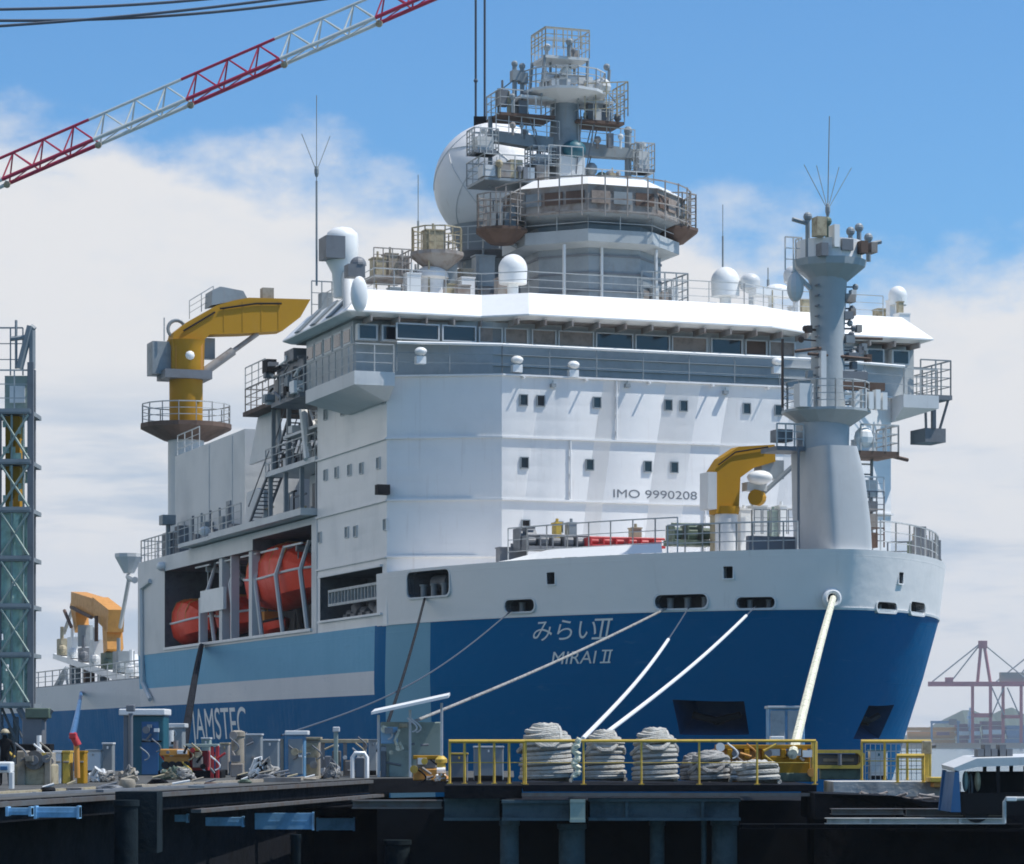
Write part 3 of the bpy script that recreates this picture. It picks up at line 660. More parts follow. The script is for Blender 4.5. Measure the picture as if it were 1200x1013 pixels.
# boom runs forward and inboard from the pedestal to the back of the bridge
tip = ly(352, 352, 13.5); kn = Vector((pc.x+.5, pc.y-3.2, cz(368))); st = Vector((pc.x, pc.y, cz(410)))
def beam(m, p, q, w0, h0, w1, h1):
    p, q = Vector(p), Vector(q); d = (q-p).normalized(); s = d.cross(Vector((0, 0, 1))).normalized(); u = s.cross(d)
    L = [[c+s*sx*w+u*su*h for sx, su in ((-1, -1), (1, -1), (1, 1), (-1, 1))] for c, w, h in ((p, w0, h0), (q, w1, h1))]
    return m.loft(L)
def cp(px, py, dy=0.): return ly(px, py, pc.y+dy)
PL = [(202, 398), (204, 390), (222, 376), (254, 358), (275, 352), (292, 349), (364, 351), (352, 372), (331, 388), (285, 391), (246, 392), (240, 398), (239, 436), (202, 436)]
m = MB(); m.ext([cp(a, b, -.55) for a, b in PL], (0, 1.3, 0)); bm_ = m.build('boom', M_yel, crane)
m = MB(); m.ext([cp(a, b, -.60) for a, b in ((206, 400), (238, 400), (238, 434), (206, 434))], (0, .05, 0)); m.build('side_plate', M_oran2, bm_)
m = MB(); m.ball(cp(222, 417, -.75), .3, n=10, m=6); m.build('work_lamp', M_cream, bm_, smooth=True)
for a, b, c_, d in ((258, 362, 300, 356), (300, 356, 330, 356), (215, 388, 252, 366)): m = MB(); m.tube(cp(a, b, -.62), cp(c_, d, -.62), .05, n=6); m.build('hydraulic_hose', M_black, bm_, smooth=True)
for px in (262, 284, 306, 326): m = MB(); m.ext([cp(px, 360 if px < 270 else 353, -.57), cp(px+1.5, 360 if px < 270 else 353, -.57), cp(px+1.5, 388, -.57), cp(px, 388, -.57)], (0, .02, 0)); m.build('web_stiffener', M_yel, bm_)
m = MB(); a = cp(238, 437, -.2); b = cp(302, 391, -.2); m.tube(a, a.lerp(b, .55), .24, n=10); m.tube(a.lerp(b, .55), b, .14, n=8); m.build('luffing_ram', M_rust, crane, smooth=True)
m = MB(); m.ext([cp(248, 358, -.5), cp(249, 340, -.5), cp(258, 336, -.5), cp(285, 341, -.5), (cp(290, 350, -.5))], (0, 1.6, 0)); m.build('winch_housing', M_mgrey, crane)
m = MB(); m.ext([cp(262, 336, -.4), cp(286, 342, -.4), cp(288, 347, -.4), cp(262, 342, -.4)], (0, 1.4, .1)); m.build('winch_cover', M_cream, crane)
m = MB(); c = cp(207, 386, .2); n = 18
m.path([c+Vector((.48*math.cos(2*math.pi*i/n), 0, .48*math.sin(2*math.pi*i/n))) for i in range(n+1)], .10, 6); m.build('cable_sheave', M_mgrey, crane)
m = MB(); m.pb(308, 337, 321, 350, pc.y-.3, .6); m.build('sheave_box', M_tan, crane)
m = MB(); m.rail([cp(222, 374, .7), cp(250, 357, .7)], h=1, step=.8, r=.03); m.build('railing', M_rail, crane)
m = MB(); m.pb(238, 396, 252, 420, pc.y+.2, .6); m.build('control_cabinet', M_mgrey, crane)
MB().tube((pc.x-1.3, pc.y-.4, cz(402)), (pc.x-1.3, pc.y-.4, cz(375)), .04).build('crane_aerial', M_rail, crane)

# ------------------------------------------------------------------ top hamper: observation tower, mast, radome
ZR = 22.74
def zy(py, y, x=0.): return EYE+(HZ-py)/SF*(DC+ST*x+CT*y)
YT = 8.0; tc_ = ly(692, 300, YT); tx = tc_.x
def oc(prof, m=None, n=8, c=None, ang=math.pi/8): return (m or MB()).lathe(prof, c or (tx, YT, 0), n, ang)
z1, z2, z3, z4, z5 = zy(300, YT), zy(286, YT), zy(268, YT), zy(234, YT), zy(226, YT)
tower = oc([(3.05, ZR-.1), (3.05, z1-.1)]).build('observation_tower', M_mgrey, SHIP)
oc([(3.1, z1-.15), (3.85, z1), (3.85, z2), (3.2, z2+.02)]).build('tower_ring', M_mast, tower)
oc([(3.0, z2), (3.1, z3-.35), (4.05, z3)]).build('tower_cone', M_mgrey, tower)
cab = oc([(4.05, z3), (4.1, z3+.1), (4.1, z4-.1)]).build('lookout_cabin', M_rust, tower)
oc([(4.2, z4-.1), (3.45, z5+.02), (3.3, z5+.08)]).build('cabin_roof', M_cream, tower)
for i in range(8):
    a = math.pi/4*i; r = 4.1*math.cos(math.pi/8)+.03; c = Vector((tx+r*math.cos(a), YT+r*math.sin(a), 0)); t = Vector((-math.sin(a), math.cos(a), 0))
    for k in (-1, 0, 1):
        q = c+t*k*1.0; n = Vector((math.cos(a), math.sin(a), 0)); L = .42
        m = MB(); m.ext([q-t*L+Vector((0, 0, z3+.38)), q+t*L+Vector((0, 0, z3+.38)), q+t*L+Vector((0, 0, z4-.35)), q-t*L+Vector((0, 0, z4-.35))], n*.03)
        o = m.build('window', (M_brown, M_cover, M_mgrey, M_brown)[(i*3+k) % 4], cab)
for dz_ in (.5, 1.25, 2.0, 2.7): oc([(3.1, z1-dz_), (3.1, z1-dz_+.09)]).build('tower_band', M_dgrey, tower)
for dx in (-2.3, -.6, 1.9): MB().box(tx+dx-.05, tx+dx+.05, YT-2.95, YT-2.8, ZR, z1-.1).build('tower_pipe', M_grey, tower)
MB().rail([(tx+3.8*math.cos(math.pi/8+i*math.pi/4), YT+3.8*math.sin(math.pi/8+i*math.pi/4), z2) for i in range(9)], h=.9, step=1.2, r=.025).build('railing', M_rail, tower)
for s, px in ((-1, 588), (1, 788)):                              # railed balconies either side
    c = ly(px, 270, YT-1); m = MB(); m.lathe([(.5, c.z-.6), (1.15, c.z-.1), (1.15, c.z+.02)], (c.x, c.y, 0), 10); o = m.build('balcony', M_brown, tower)
    pts = [(c.x+1.1*math.cos(a*math.pi/4), c.y+1.1*math.sin(a*math.pi/4), c.z) for a in range(9)]
    m = MB(); m.rail(pts, h=1.45, step=.45, r=.035, bars=5); m.build('railing', M_rust, o)
    m = MB()
    for k in range(4): m.box(c.x-.6+.3*k, c.x-.4+.3*k, c.y-.4, c.y+.2, c.z, c.z+.7+.4*(k % 2))
    m.build('balcony_gear', M_beige if s > 0 else M_mgrey, o)
    m = MB(); m.tube((c.x, c.y, c.z-.4), (tx+s*2.8, YT, z1), .1); m.tube((c.x, c.y+.6, c.z-.4), (tx+s*2.9, YT+.6, z2), .08); m.build('strut', M_mgrey, o)
# scaffold frames left on the cabin
m = MB()
for i in range(15):
    a = math.pi+math.pi*i/14; r = 4.35; p = Vector((tx+r*math.cos(a), YT+r*math.sin(a), 0)); m.tube(p+Vector((0, 0, z3-.2)), p+Vector((0, 0, z4+.25)), .035, n=4)
for z in (z3, z3+.5, z4+.2):
    pts = [(tx+4.35*math.cos(math.pi+math.pi*i/14), YT+4.35*math.sin(math.pi+math.pi*i/14), z) for i in range(15)]
    for a, b in zip(pts, pts[1:]): m.tube(a, b, .035, n=4)
m.build('scaffold_rail', M_rust, tower)
# main mast
YM = 9.0; mx = ly(662, 200, YM).x
def Z(py): return zy(py, YM)
def X(px): return ly(px, 200, YM).x
m = MB(); m.lathe([(.78, z5), (.72, Z(175)), (.6, Z(130)), (.75, Z(122))], (mx, YM, 0), 14); mast = m.build('main_mast', M_mgrey, SHIP, smooth=True)
MB().box(mx-.6, mx+.6, YM-.9, YM-.5, Z(222), Z(190)).build('mast_trunk', M_grey, mast)
m = MB(); m.ball((mx+.15, YM-.7, Z(181)), .55, .5, .42, 12, 8); m.build('mast_dome', M_teal, mast, smooth=True)
def platform(px0, px1, py, dep, name='mast_platform', par=None, h=.9, th=.12, yoff=0., rl=True, mat=M_brown, rmat=M_rail, step=.7):
    x0, x1 = X(px0), X(px1); m = MB(); m.box(x0, x1, YM-dep+yoff, YM+dep+yoff, Z(py)-th, Z(py)); o = m.build(name, mat, par or mast)
    if rl: MB().rail([(x0, YM+dep+yoff, Z(py)), (x0, YM-dep+yoff, Z(py)), (x1, YM-dep+yoff, Z(py)), (x1, YM+dep+yoff, Z(py)), (x0, YM+dep+yoff, Z(py))], h=h, step=step, r=.028).build('railing', rmat, o)
    return o
# upper cage
cg = platform(631, 682, 74, .9, 'top_basket', h=1.15, step=.5, mat=M_grey, rmat=M_rail)
MB().rail([(X(631), YM+.9, Z(74)+.35), (X(631), YM-.9, Z(74)+.35), (X(682), YM-.9, Z(74)+.35)], h=.85, step=.4, r=.03).build('railing', M_beige, cg)
for a, b in ((631, 627), (681, 680)):
    for dy in (-.8, .8): MB().tube((X(a), YM+dy, Z(74)), (X(b), YM+dy, Z(122)), .07, n=6).build('cage_leg', M_mgrey, mast)
m = MB(); m.tube((X(645), YM, Z(75)), (X(645), YM, Z(118)), .06); m.tube((X(668), YM, Z(75)), (X(668), YM, Z(118)), .06); m.tube((X(631), YM-.8, Z(95)), (X(681), YM-.8, Z(95)), .04); m.build('cage_brace', M_mgrey, mast)
m = MB(); m.tube((X(662), YM, Z(118)), (X(662), YM, Z(92)), .12); m.ball((X(663), YM, Z(88)), .28, n=12, m=8); m.build('beacon', M_cream, mast, smooth=True)
m = MB(); m.lathe([(.7, Z(126)), (1.9, Z(116)), (1.9, Z(113))], (X(660), YM, 0), 12); o = m.build('ring_platform', M_grey, mast)
MB().rail([(X(660)+1.85*math.cos(a*math.pi/6), YM+1.85*math.sin(a*math.pi/6), Z(113)) for a in range(13)], h=.85, step=.5, r=.03).build('railing', M_rail, o)
m = MB(); m.box(X(632), X(690), YM-.5, YM-.3, Z(102), Z(93)); m.box(X(640), X(662), YM-.7, YM-.1, Z(112), Z(99)); m.build('radar_bar', M_grey, mast)
m = MB(); m.box(X(680), X(704), YM-.6, YM+.2, Z(117), Z(98)); m.ball((X(700), YM-.6, Z(105)), .4, n=10, m=6); m.build('radar_box', M_grey, mast)
m = MB(); m.path([(X(706), YM, Z(112)), (X(713), YM, Z(100)), (X(714), YM, Z(80))], .07); m.ball((X(711), YM, Z(77)), .16, n=8, m=5); m.build('antenna_arm', M_mgrey, mast)
for px, h0 in ((603, 82), (612, 84)):
    m = MB(); m.tube((X(px), YM, Z(120)), (X(px), YM, Z(h0)), .10); m.box(X(px)-.15, X(px)+.2, YM-.2, YM+.2, Z(h0+20), Z(h0+8)); m.ball((X(px), YM, Z(h0)), .15, n=8, m=5); m.build('mast_aerial', M_mgrey, mast)
platform(604, 712, 121, .7, h=.8, mat=M_grey, rl=False)
# second tier
platform(580, 644, 143, .9, h=1.0, yoff=.2); platform(668, 722, 146, .8, h=1.2, yoff=-.2, rmat=M_rail)
MB().rail([(X(674), YM-1.2, Z(146)), (X(724), YM-1.2, Z(140)), (X(724), YM+.6, Z(140))], h=1.5, step=.5, r=.028, bars=4).build('railing', M_beige, mast)
for px, py in ((586, 120), (609, 130), (690, 128), (705, 132)):
    m = MB(); m.box(X(px)-.22, X(px)+.22, YM-.5, YM-.1, Z(py+14), Z(py-4)); m.tube((X(px), YM-.3, Z(py)), (X(px), YM-.3, Z(py-16)), .05); m.build('lantern', M_dgrey, mast)
m = MB(); m.tube((X(584), YM, Z(112)), (X(584), YM, Z(142)), .05); m.tube((X(584), YM, Z(116)), (X(603), YM, Z(100)), .03); m.tube((X(712), YM, Z(106)), (X(725), YM, Z(122)), .03); m.build('stay', M_mgrey, mast)
# cross trees
m = MB(); beam(m, (X(572), YM, Z(168)), (X(655), YM, Z(174)), .25, .22, .3, .3); beam(m, (X(670), YM, Z(176)), (X(750), YM, Z(178)), .3, .3, .25, .2); m.build('crosstree', M_mgrey, mast)
for (a, b, c_, d) in ((549, 164, 577, 192), (617, 180, 645, 201), (738, 168, 759, 201)):
    m = MB(); m.box(X(a), X(c_), YM-.8, YM+.2, Z(d), Z(d)+.12); o = m.build('lantern_basket', M_dgrey, mast)
    m = MB(); m.rail([(X(a), YM+.2, Z(d)), (X(a), YM-.8, Z(d)), (X(c_), YM-.8, Z(d)), (X(c_), YM+.2, Z(d)), (X(a), YM+.2, Z(d))], h=(d-b)*.038, step=.3, r=.03, bars=4); m.build('railing', M_rail, o)
    m = MB(); m.box(X(a)+.2, X(c_)-.15, YM-.6, YM, Z(d), Z(b+8)); m.ball((X(b*0+(a+c_)/2), YM-.5, Z(b+1)), .17, n=8, m=5); m.build('signal_lamp', M_grey, o)
m = MB(); m.tube((X(736), YM, Z(150)), (X(736), YM, Z(225)), .16, n=8); m.ball((X(736), YM, Z(150)), .2, n=8, m=5); m.tube((X(748), YM, Z(163)), (X(748), YM, Z(178)), .1); m.build('side_post', M_mgrey, mast)
m = MB(); m.tube((X(578), YM+.4, Z(143)), (X(578), YM+.4, Z(225)), .10, n=6); m.build('side_post', M_mgrey, mast)
MB().rail([(X(576), YM-.6, Z(166)), (X(650), YM-.6, Z(170))], h=.8, step=.6, r=.025).build('railing', M_rail, mast)
MB().rail([(X(672), YM-.6, Z(174)), (X(738), YM-.6, Z(176))], h=.9, step=.6, r=.025).build('railing', M_rail, mast)
# lower tier
o = platform(560, 648, 220, 1.2, h=1.0, mat=M_mgrey, yoff=.3, rmat=M_rail); 
for i, px in enumerate((566, 584, 598, 612, 628)):
    m = MB(); m.box(X(px)-.3, X(px)+.25, YM-.9, YM-.2, Z(219), Z(206-4*(i % 3))); m.build('equipment_box', (M_grey, M_rust, M_beige)[i % 3], o)
for i, (px, py) in enumerate(((690, 196), (702, 206), (712, 204), (730, 212), (748, 214))):
    m = MB(); m.tube((X(px), YM-.3, z5), (X(px), YM-.3, Z(py+6)), .16, n=8); m.ball((X(px), YM-.3, Z(py+4)), .28, .28, .3, 10, 6); m.build('deck_lamp', (M_mgrey, M_dkgreen, M_dgrey, M_grey, M_beige)[i], mast, smooth=True)
MB().rail([(X(672), YM-1.4, z5+.05), (X(752), YM-1.4, z5+.05), (X(752), YM+1, z5+.05)], h=.9, step=.8, r=.025).build('railing', M_rail, mast)
MB().rail([(X(630), YM-1.4, Z(224)), (X(670), YM-1.4, Z(224))], h=1.6, step=.6, r=.025, bars=4).build('railing', M_rail, mast)
rn = random.Random(12)
for px, py, n_ in ((600, 143, 5), (700, 146, 4), (660, 113, 6), (600, 220, 6), (700, 226, 7), (655, 75, 4), (610, 170, 4), (710, 176, 4)):
    for k in range(n_):
        x = X(px+rn.uniform(-24, 24)); y = YM+rn.uniform(-1.0, .2); z = Z(py); h = rn.uniform(.25, .8); w_ = rn.uniform(.08, .2); m = MB()
        if rn.random() < .5: m.box(x-w_, x+w_, y-w_, y+w_, z, z+h); m.tube((x, y, z+h), (x, y, z+h+.25), .03, n=5)
        else: m.tube((x, y, z), (x, y, z+h), w_*.35, n=6); m.ball((x, y, z+h), w_*.9, n=8, m=5)
        m.build('mast_fitting', (M_dgrey, M_mgrey, M_rust, M_grey, M_beige)[k % 5], mast)
for k in range(9):
    m = MB(); a = 2*math.pi*k/9; m.tube((mx+.8*math.cos(a), YM+.8*math.sin(a), z5), (mx+(1.5+.5*(k % 2))*math.cos(a), YM+1.2*math.sin(a), Z(150-6*(k % 3))), .03, n=4); m.build('stay_wire', M_dgrey, mast)
# the big radome
YD = 17.0; dc = ly(580, 217, YD); Rr = 72/SF*loc2w(dc).y
m = MB(); m.ball(dc, Rr, Rr, Rr, 36, 22, lo=-62); dome = m.build('radome', M_white, SHIP, smooth=True)
m = MB()
def onr(a, e, k=1.004): return dc+Vector((math.cos(e)*math.cos(a), math.cos(e)*math.sin(a), math.sin(e)))*Rr*k
for (a0, e0, a1, e1) in ((-2.9, .5, -2.0, -.8), (-2.0, .5, -2.9, -.8), (-1.3, .9, -2.0, .5), (-2.9, .5, -2.0, .5), (-3.4, -.1, -2.9, .5), (-2.0, .5, -1.2, -.2), (-2.4, 1.1, -2.9, .5), (-2.4, 1.1, -2.0, .5)):
    m.path([onr(a0+(a1-a0)*i/10, e0+(e1-e0)*i/10, 1.0) for i in range(11)], .03, 4)
m.build('panel_seam', M_grey, dome)
zb = dc.z-Rr*math.sin(rad(62))
m = MB(); m.lathe([(1.5, ZR), (1.6, zb-.8), (2.1, zb+.5)], (dc.x, dc.y, 0), 16); m.build('radome_pedestal', M_mgrey, dome, smooth=True)
MB().lathe([(.3, 0), (.3, .35)], dc+Vector((0, 0, Rr-.05)), 10).build('radome_hatch', M_black, dome)
MB().rail([(dc.x+2.9*math.cos(a*math.pi/6), dc.y+2.9*math.sin(a*math.pi/6), zb-.9) for a in range(13)], h=1.05, step=1, r=.03).build('railing', M_rail, dome)
MB().lathe([(2.0, zb-1.1), (3.0, zb-.95), (3.0, zb-.9)], (dc.x, dc.y, 0), 16).build('radome_platform', M_dgrey, dome)
for k in range(7):
    a = -2.9+k*.42; p = dc+Vector((2.5*math.cos(a), 2.5*math.sin(a), 0)); m = MB(); m.box(p.x-.35, p.x+.35, p.y-.3, p.y+.3, ZR+1, ZR+2.2+.5*(k % 3)); m.tube((p.x, p.y, ZR), (p.x, p.y, ZR+2), .1); m.build('roof_equipment', (M_mgrey, M_rust, M_dgrey)[k % 3], dome)
# small domes and satcom units on the roof
def sdome(px, py, r, y, kind='dome', mat=M_cream):
    c = ly(px, py, y); k = loc2w(c).y/SF; R = r*k; m = MB()
    if kind == 'dome': m.ball(c, R, R, R*1.05, 18, 10, lo=0); m.lathe([(R*.96, -R*1.0), (R, 0)], c, 18); m.lathe([(R*.4, ZR-c.z), (R*.4, -R)], c, 10)
    elif kind == 'half': m.ball(c, R, R, R*.75, 18, 8, lo=0); m.lathe([(R*.7, ZR-c.z), (R*.8, -.1), (R, 0)], c, 12)
    return m.build('satellite_dome', mat, roof, smooth=True)
sdome(601, 316, 17, 3.5); sdome(506, 326, 20, 6.5, 'half', M_white); sdome(850, 331, 17, 6.5); sdome(1052, 347, 11, 5.5)
for px, py, r in ((879, 330, 12), (931, 322, 13)):
    c = ly(px, py, 6); k = loc2w(c).y/SF; R = r*k; m = MB(); m.ball(c, R, R, R*.8, 14, 8, lo=0); m.lathe([(R*.4, -R*1.1), (R*.95, -R*.7), (R, 0)], c, 14); m.lathe([(.16, ZR-c.z), (.16, -R)], c+Vector((R*.2, 0, 0)), 8); m.build('satellite_dome', M_grey, roof, smooth=True)
c = ly(904, 344, 5); m = MB(); m.box(c.x-.9, c.x+.9, c.y-.4, c.y+.4, c.z-.15, c.z+.12); m.ball((c.x+.3, c.y, c.z+.12), .6, .4, .3, 12, 6, lo=0); m.tube((c.x, c.y, ZR), c, .14); m.build('radar_scanner', M_cream, roof, smooth=False)
# tall drum on the starboard wing
c = ly(401, 295, 4.0); m = MB(); R = .66
m.lathe([(.35, ZR-c.z-.1), (.42, -.9), (R, -.45), (R, .55), (R*.93, .75), (R*.6, .93), (.05, 1.0)], c, 22); o = m.build('satcom_drum', M_cream, roof, smooth=True)
m = MB(); m.box(c.x-R-.25, c.x-.1, c.y-.8, c.y+.3, c.z-.4, c.z+.5); m.build('drum_cover', M_dgrey, o)
m = MB(); p = ly(411, 345, 2); m.tube(p-Vector((0, 0, .7)), c-Vector((-.2, 0, .6)), .3, .24, n=10); m.build('drum_strut', M_grey, o, smooth=True)
c = ly(421, 345, .2); m = MB(); m.ball(c, .36, .22, .72, 14, 10); m.build('covered_fitting', M_cream, roof, smooth=True)
c = ly(417, 317, 1.2); m = MB(); m.box(c.x-.4, c.x+.3, c.y-.3, c.y+.3, c.z-.3, c.z+.2); m.ball((c.x+.1, c.y, c.z+.2), .35, n=10, m=6, lo=0); m.build('camera_unit', M_dgrey, roof)
# compass deck clutter
for i, (px0, px1, py0, py1, mt) in enumerate(((438, 452, 303, 326, M_beige), (453, 466, 298, 325, M_tan), (468, 480, 302, 326, M_rust), (483, 496, 318, 334, M_grey), (500, 520, 270, 297, M_beige), (522, 536, 304, 335, M_mgrey), (540, 554, 316, 334, M_tan), (558, 580, 300, 336, M_mgrey))):
    y = 6+.5*(i % 4); a = ly(px0, py0, y); b = ly(px1, py1, y); m = MB(); m.box(a.x, b.x, y, y+.6, max(b.z, ZR), a.z)
    m.box(a.x-.05, b.x+.05, y-.04, y+.64, a.z, a.z+.06); m.tube(((a.x+b.x)/2, y+.3, a.z), ((a.x+b.x)/2, y+.3, a.z+.35), .05); m.tube((a.x+.1, y-.02, ZR), (a.x+.1, y-.02, a.z), .04); m.build('deck_cabinet', mt, roof)
c = ly(512, 297, 6.5); m = MB(); m.lathe([(.4, ZR-c.z), (.45, -.7), (1.15, -.15), (1.15, 0)], c, 12); o = m.build('compass_platform', M_rust, roof)
MB().rail([(c.x+1.1*math.cos(a*math.pi/4), c.y+1.1*math.sin(a*math.pi/4), c.z) for a in range(9)], h=1.0, step=.5, r=.03).build('railing', M_beige, o)
rn = random.Random(21)
for k in range(34):
    px = rn.choice((rn.uniform(430, 600), rn.uniform(750, 1070))); y = rn.uniform(4.5, 8.5); x = ly(px, 330, y).x; h = rn.uniform(.3, 1.3); w_ = rn.uniform(.1, .3); m = MB(); m.box(x-w_, x+w_, y-w_, y+w_, ZR, ZR+h); m.box(x-w_-.03, x+w_+.03, y-w_-.03, y+w_+.03, ZR+h, ZR+h+.05)
    if k % 3 == 0: m.tube((x, y, ZR+h), (x, y, ZR+h+rn.uniform(.3, .9)), .03, n=5)
    m.build('deck_fitting', (M_grey, M_mgrey, M_rust, M_white, M_beige)[k % 5], roof)
p0, p1 = ly(438, 330, 5), ly(482, 330, 5); m = MB(); m.rail([(p0.x, 5, ZR+1.1), (p1.x, 5, ZR+1.1), (p1.x, 7, ZR+1.1)], h=1.1, step=.4, r=.028, bars=4); m.box(p0.x, p1.x, 5, 7, ZR+.98, ZR+1.1); m.build('roof_frame', M_rust, roof)
p0, p1 = ly(752, 338, 5), ly(806, 338, 5); m = MB(); m.rail([(p0.x, 5, ZR+.5), (p1.x, 5, ZR+.5), (p1.x, 8, ZR+.5)], h=1.35, step=.6, r=.035, bars=4); m.build('roof_frame', M_mgrey, roof)
for k in range(4): x = p0.x+.25+k*.45; m = MB(); m.box(x, x+.3, 5.5, 6, ZR, ZR+1.1+.25*(k % 2)); m.build('deck_cabinet', (M_rust, M_grey)[k % 2], roof)
m = MB(); m.rail([(-12.2, 10.1, ZR), (-10.4, 10.1, ZR), (-10.4, 8.2, ZR)], h=1.5, step=.5, r=.03); m.box(-12.0, -11.5, 9.2, 9.8, ZR-.05, ZR+.9); m.build('roof_frame', M_mgrey, roof)
def whip(px, py0, py1, y, par, fork=False, r=.035):
    a = ly(px, py1, y); b = ly(px, py0, y); m = MB(); m.tube(a, a.lerp(b, .55), r*1.3, n=5); m.tube(a.lerp(b, .55), b, r*.55, n=5)
    if fork:
        c = a.lerp(b, fork); m.ball(c, .1, .1, .25, 8, 5)
        for dx in (-.6, .6): m.tube(c, c+Vector((dx, .1, 1.5)), .018, n=4)
    return m.build('whip_antenna', M_mgrey, par)
whip(371, 112, 335, 3.5, roof, .6); whip(490, 205, 325, 8, roof); whip(847, 240, 322, 7, roof); whip(900, 314, 345, 6, roof, r=.05)
# ------------------------------------------------------------------ foremast
YF = -14.9; fx = ly(968, 600, YF).x
def FZ(py): return zy(py, YF, .1)
def FXp(px): return ly(px, 500, YF).x
m = MB(); L = []
def rr(cx, cy, a, b, z, n=40, p=5.5): return [Vector((cx+a*math.copysign(abs(math.cos(t))**(2/p), math.cos(t)), cy+b*math.copysign(abs(math.sin(t))**(2/p), math.sin(t)), z)) for t in [2*math.pi*i/n for i in range(n)]]
xl0 = FXp(936)
for py, pl_, pr, b, yo in ((650, 937, 1010, 1.75, -.52), (620, 937, 1010, 1.7, -.47), (595, 936, 1008, 1.68, -.42), (565, 936, 1005, 1.65, -.38), (545, 936, 1001, 1.62, -.33), (528, 936, 997, 1.6, -.3)):
    x0, x1 = FXp(pl_)+.12, FXp(pr)-.50; L.append(rr((x0+x1)/2, YF+yo, (x1-x0)/2, b, FZ(py)))
m.loft(L); fm = m.build('foremast', M_ped, SHIP, smooth=True)
m = MB(); m.lathe([(.95, FZ(530)), (.98, FZ(500)), (.9, FZ(496))], (FXp(964), YF, 0), 20); m.build('mast_collar', M_mast, fm, smooth=True)
m = MB(); m.lathe([(.9, FZ(500)), (1.5, FZ(487)), (1.62, FZ(485)), (1.62, FZ(482))], (FXp(968), YF, 0), 14); o = m.build('mast_platform', M_mast, fm)
MB().rail([(FXp(968)+1.55*math.cos(a*math.pi/7), YF+1.55*math.sin(a*math.pi/7), FZ(482)) for a in range(15)], h=1.0, step=.5, r=.028, bars=4).build('railing', M_rail, o)
m = MB()
for k in range(5): x = FXp(988+8*k); MB().box(x-.09, x+.09, YF-1.2, YF-.9, FZ(482), FZ(462-3*(k % 2))).build('platform_gear', M_cream, o)
MB().box(FXp(922), FXp(938), YF-1.1, YF-.6, FZ(482), FZ(455)).build('platform_gear', M_grey, o)
m = MB(); m.lathe([(.64, FZ(485)), (.60, FZ(400)), (.70, FZ(330)), (.78, FZ(322))], (FXp(970), YF, 0), 20); col = m.build('mast_column', M_mast, fm, smooth=True)
for k in range(12): MB().box(FXp(951)-.02, FXp(951)+.05, YF-.6, YF-.3, FZ(470-k*12), FZ(470-k*12)+.05).build('ladder_rung', M_dgrey, col)
m = MB(); m.box(FXp(952), FXp(958), YF-.75, YF-.5, FZ(480), FZ(415)); m.build('cable_trunk', M_grey, col)
for py, px0, px1, mt in ((418, 988, 1000, M_dgrey), (398, 985, 995, M_mgrey), (370, 983, 993, M_dgrey), (350, 984, 996, M_rust), (440, 975, 1010, M_dgrey), (452, 975, 1030, M_brown)):
    m = MB(); m.box(FXp(px0), FXp(px1), YF-.5, YF-.1, FZ(py+5), FZ(py-4)); m.tube((FXp(970), YF, FZ(py)), (FXp(px1)+.1, YF-.2, FZ(py)), .05); m.build('column_fitting', mt, col)
rn = random.Random(44)
for k in range(24):
    py = rn.uniform(335, 475); sd = rn.choice((1, 1, 1, -1)); x0 = FXp(970)+sd*.58; L_ = rn.uniform(.15, .55)*(1.6 if 400 < py < 460 else 1); m = MB(); m.tube((x0, YF-.2, FZ(py)), (x0+sd*L_, YF-.3, FZ(py)), .03, n=5)
    if k % 2: m.box(x0+sd*L_-.1, x0+sd*L_+.1, YF-.45, YF-.2, FZ(py)-.12, FZ(py)+.14)
    else: m.ball((x0+sd*L_, YF-.3, FZ(py)), .12, n=8, m=5)
    m.build('column_fitting', (M_dgrey, M_rust, M_grey, M_mgrey, M_brown)[k % 5], col)
m = MB(); m.tube((FXp(917), YF, FZ(480)), (FXp(917), YF, FZ(400)), .05); m.build('thin_pole', M_brown, o)
m = MB(); m.box(FXp(985), FXp(1060), YF+2, YF+2.3, FZ(424), FZ(414)); m.tube((FXp(975), YF, FZ(395)), (FXp(1035), YF+.5, FZ(392)), .06); m.tube((FXp(975), YF, FZ(425)), (FXp(1040), YF+.5, FZ(430)), .05)
m = MB(); m.tube((FXp(940), YF-.5, FZ(418)), (FXp(1012), YF-.5, FZ(421)), .06); m.tube((FXp(925), YF-.5, FZ(416)), (FXp(955), YF-.5, FZ(411)), .06); m.tube((FXp(985), YF, FZ(395)), (FXp(1034), YF, FZ(394)), .05); m.build('spreader', M_brown, col)
m = MB(); m.lathe([(.66, FZ(330)), (1.25, FZ(314)), (1.3, FZ(306)), (1.1, FZ(305))], (FXp(972), YF, 0), 12, 0, 1.05); tp = m.build('top_platform', M_mast, fm)
m = MB(); n = 12; pts = [(FXp(972)+1.2*math.cos(a), YF+1.15*math.sin(a)) for a in [math.pi*.75+math.pi*1.1*i/n for i in range(n+1)]]
m.add([(x, y, FZ(306)) for x, y in pts]+[(x, y, FZ(284)) for x, y in pts]+[(x*.97+FXp(972)*.03, y*.97+YF*.03, FZ(284)) for x, y in pts]+[(x*.97+FXp(972)*.03, y*.97+YF*.03, FZ(306)) for x, y in pts],
      [q for i in range(n) for q in ((i, i+1, n+2+i, n+1+i), (n+1+i, n+2+i, 2*n+3+i, 2*n+2+i), (2*n+2+i, 2*n+3+i, 3*n+4+i, 3*n+3+i))]); m.build('parapet', M_white, tp)
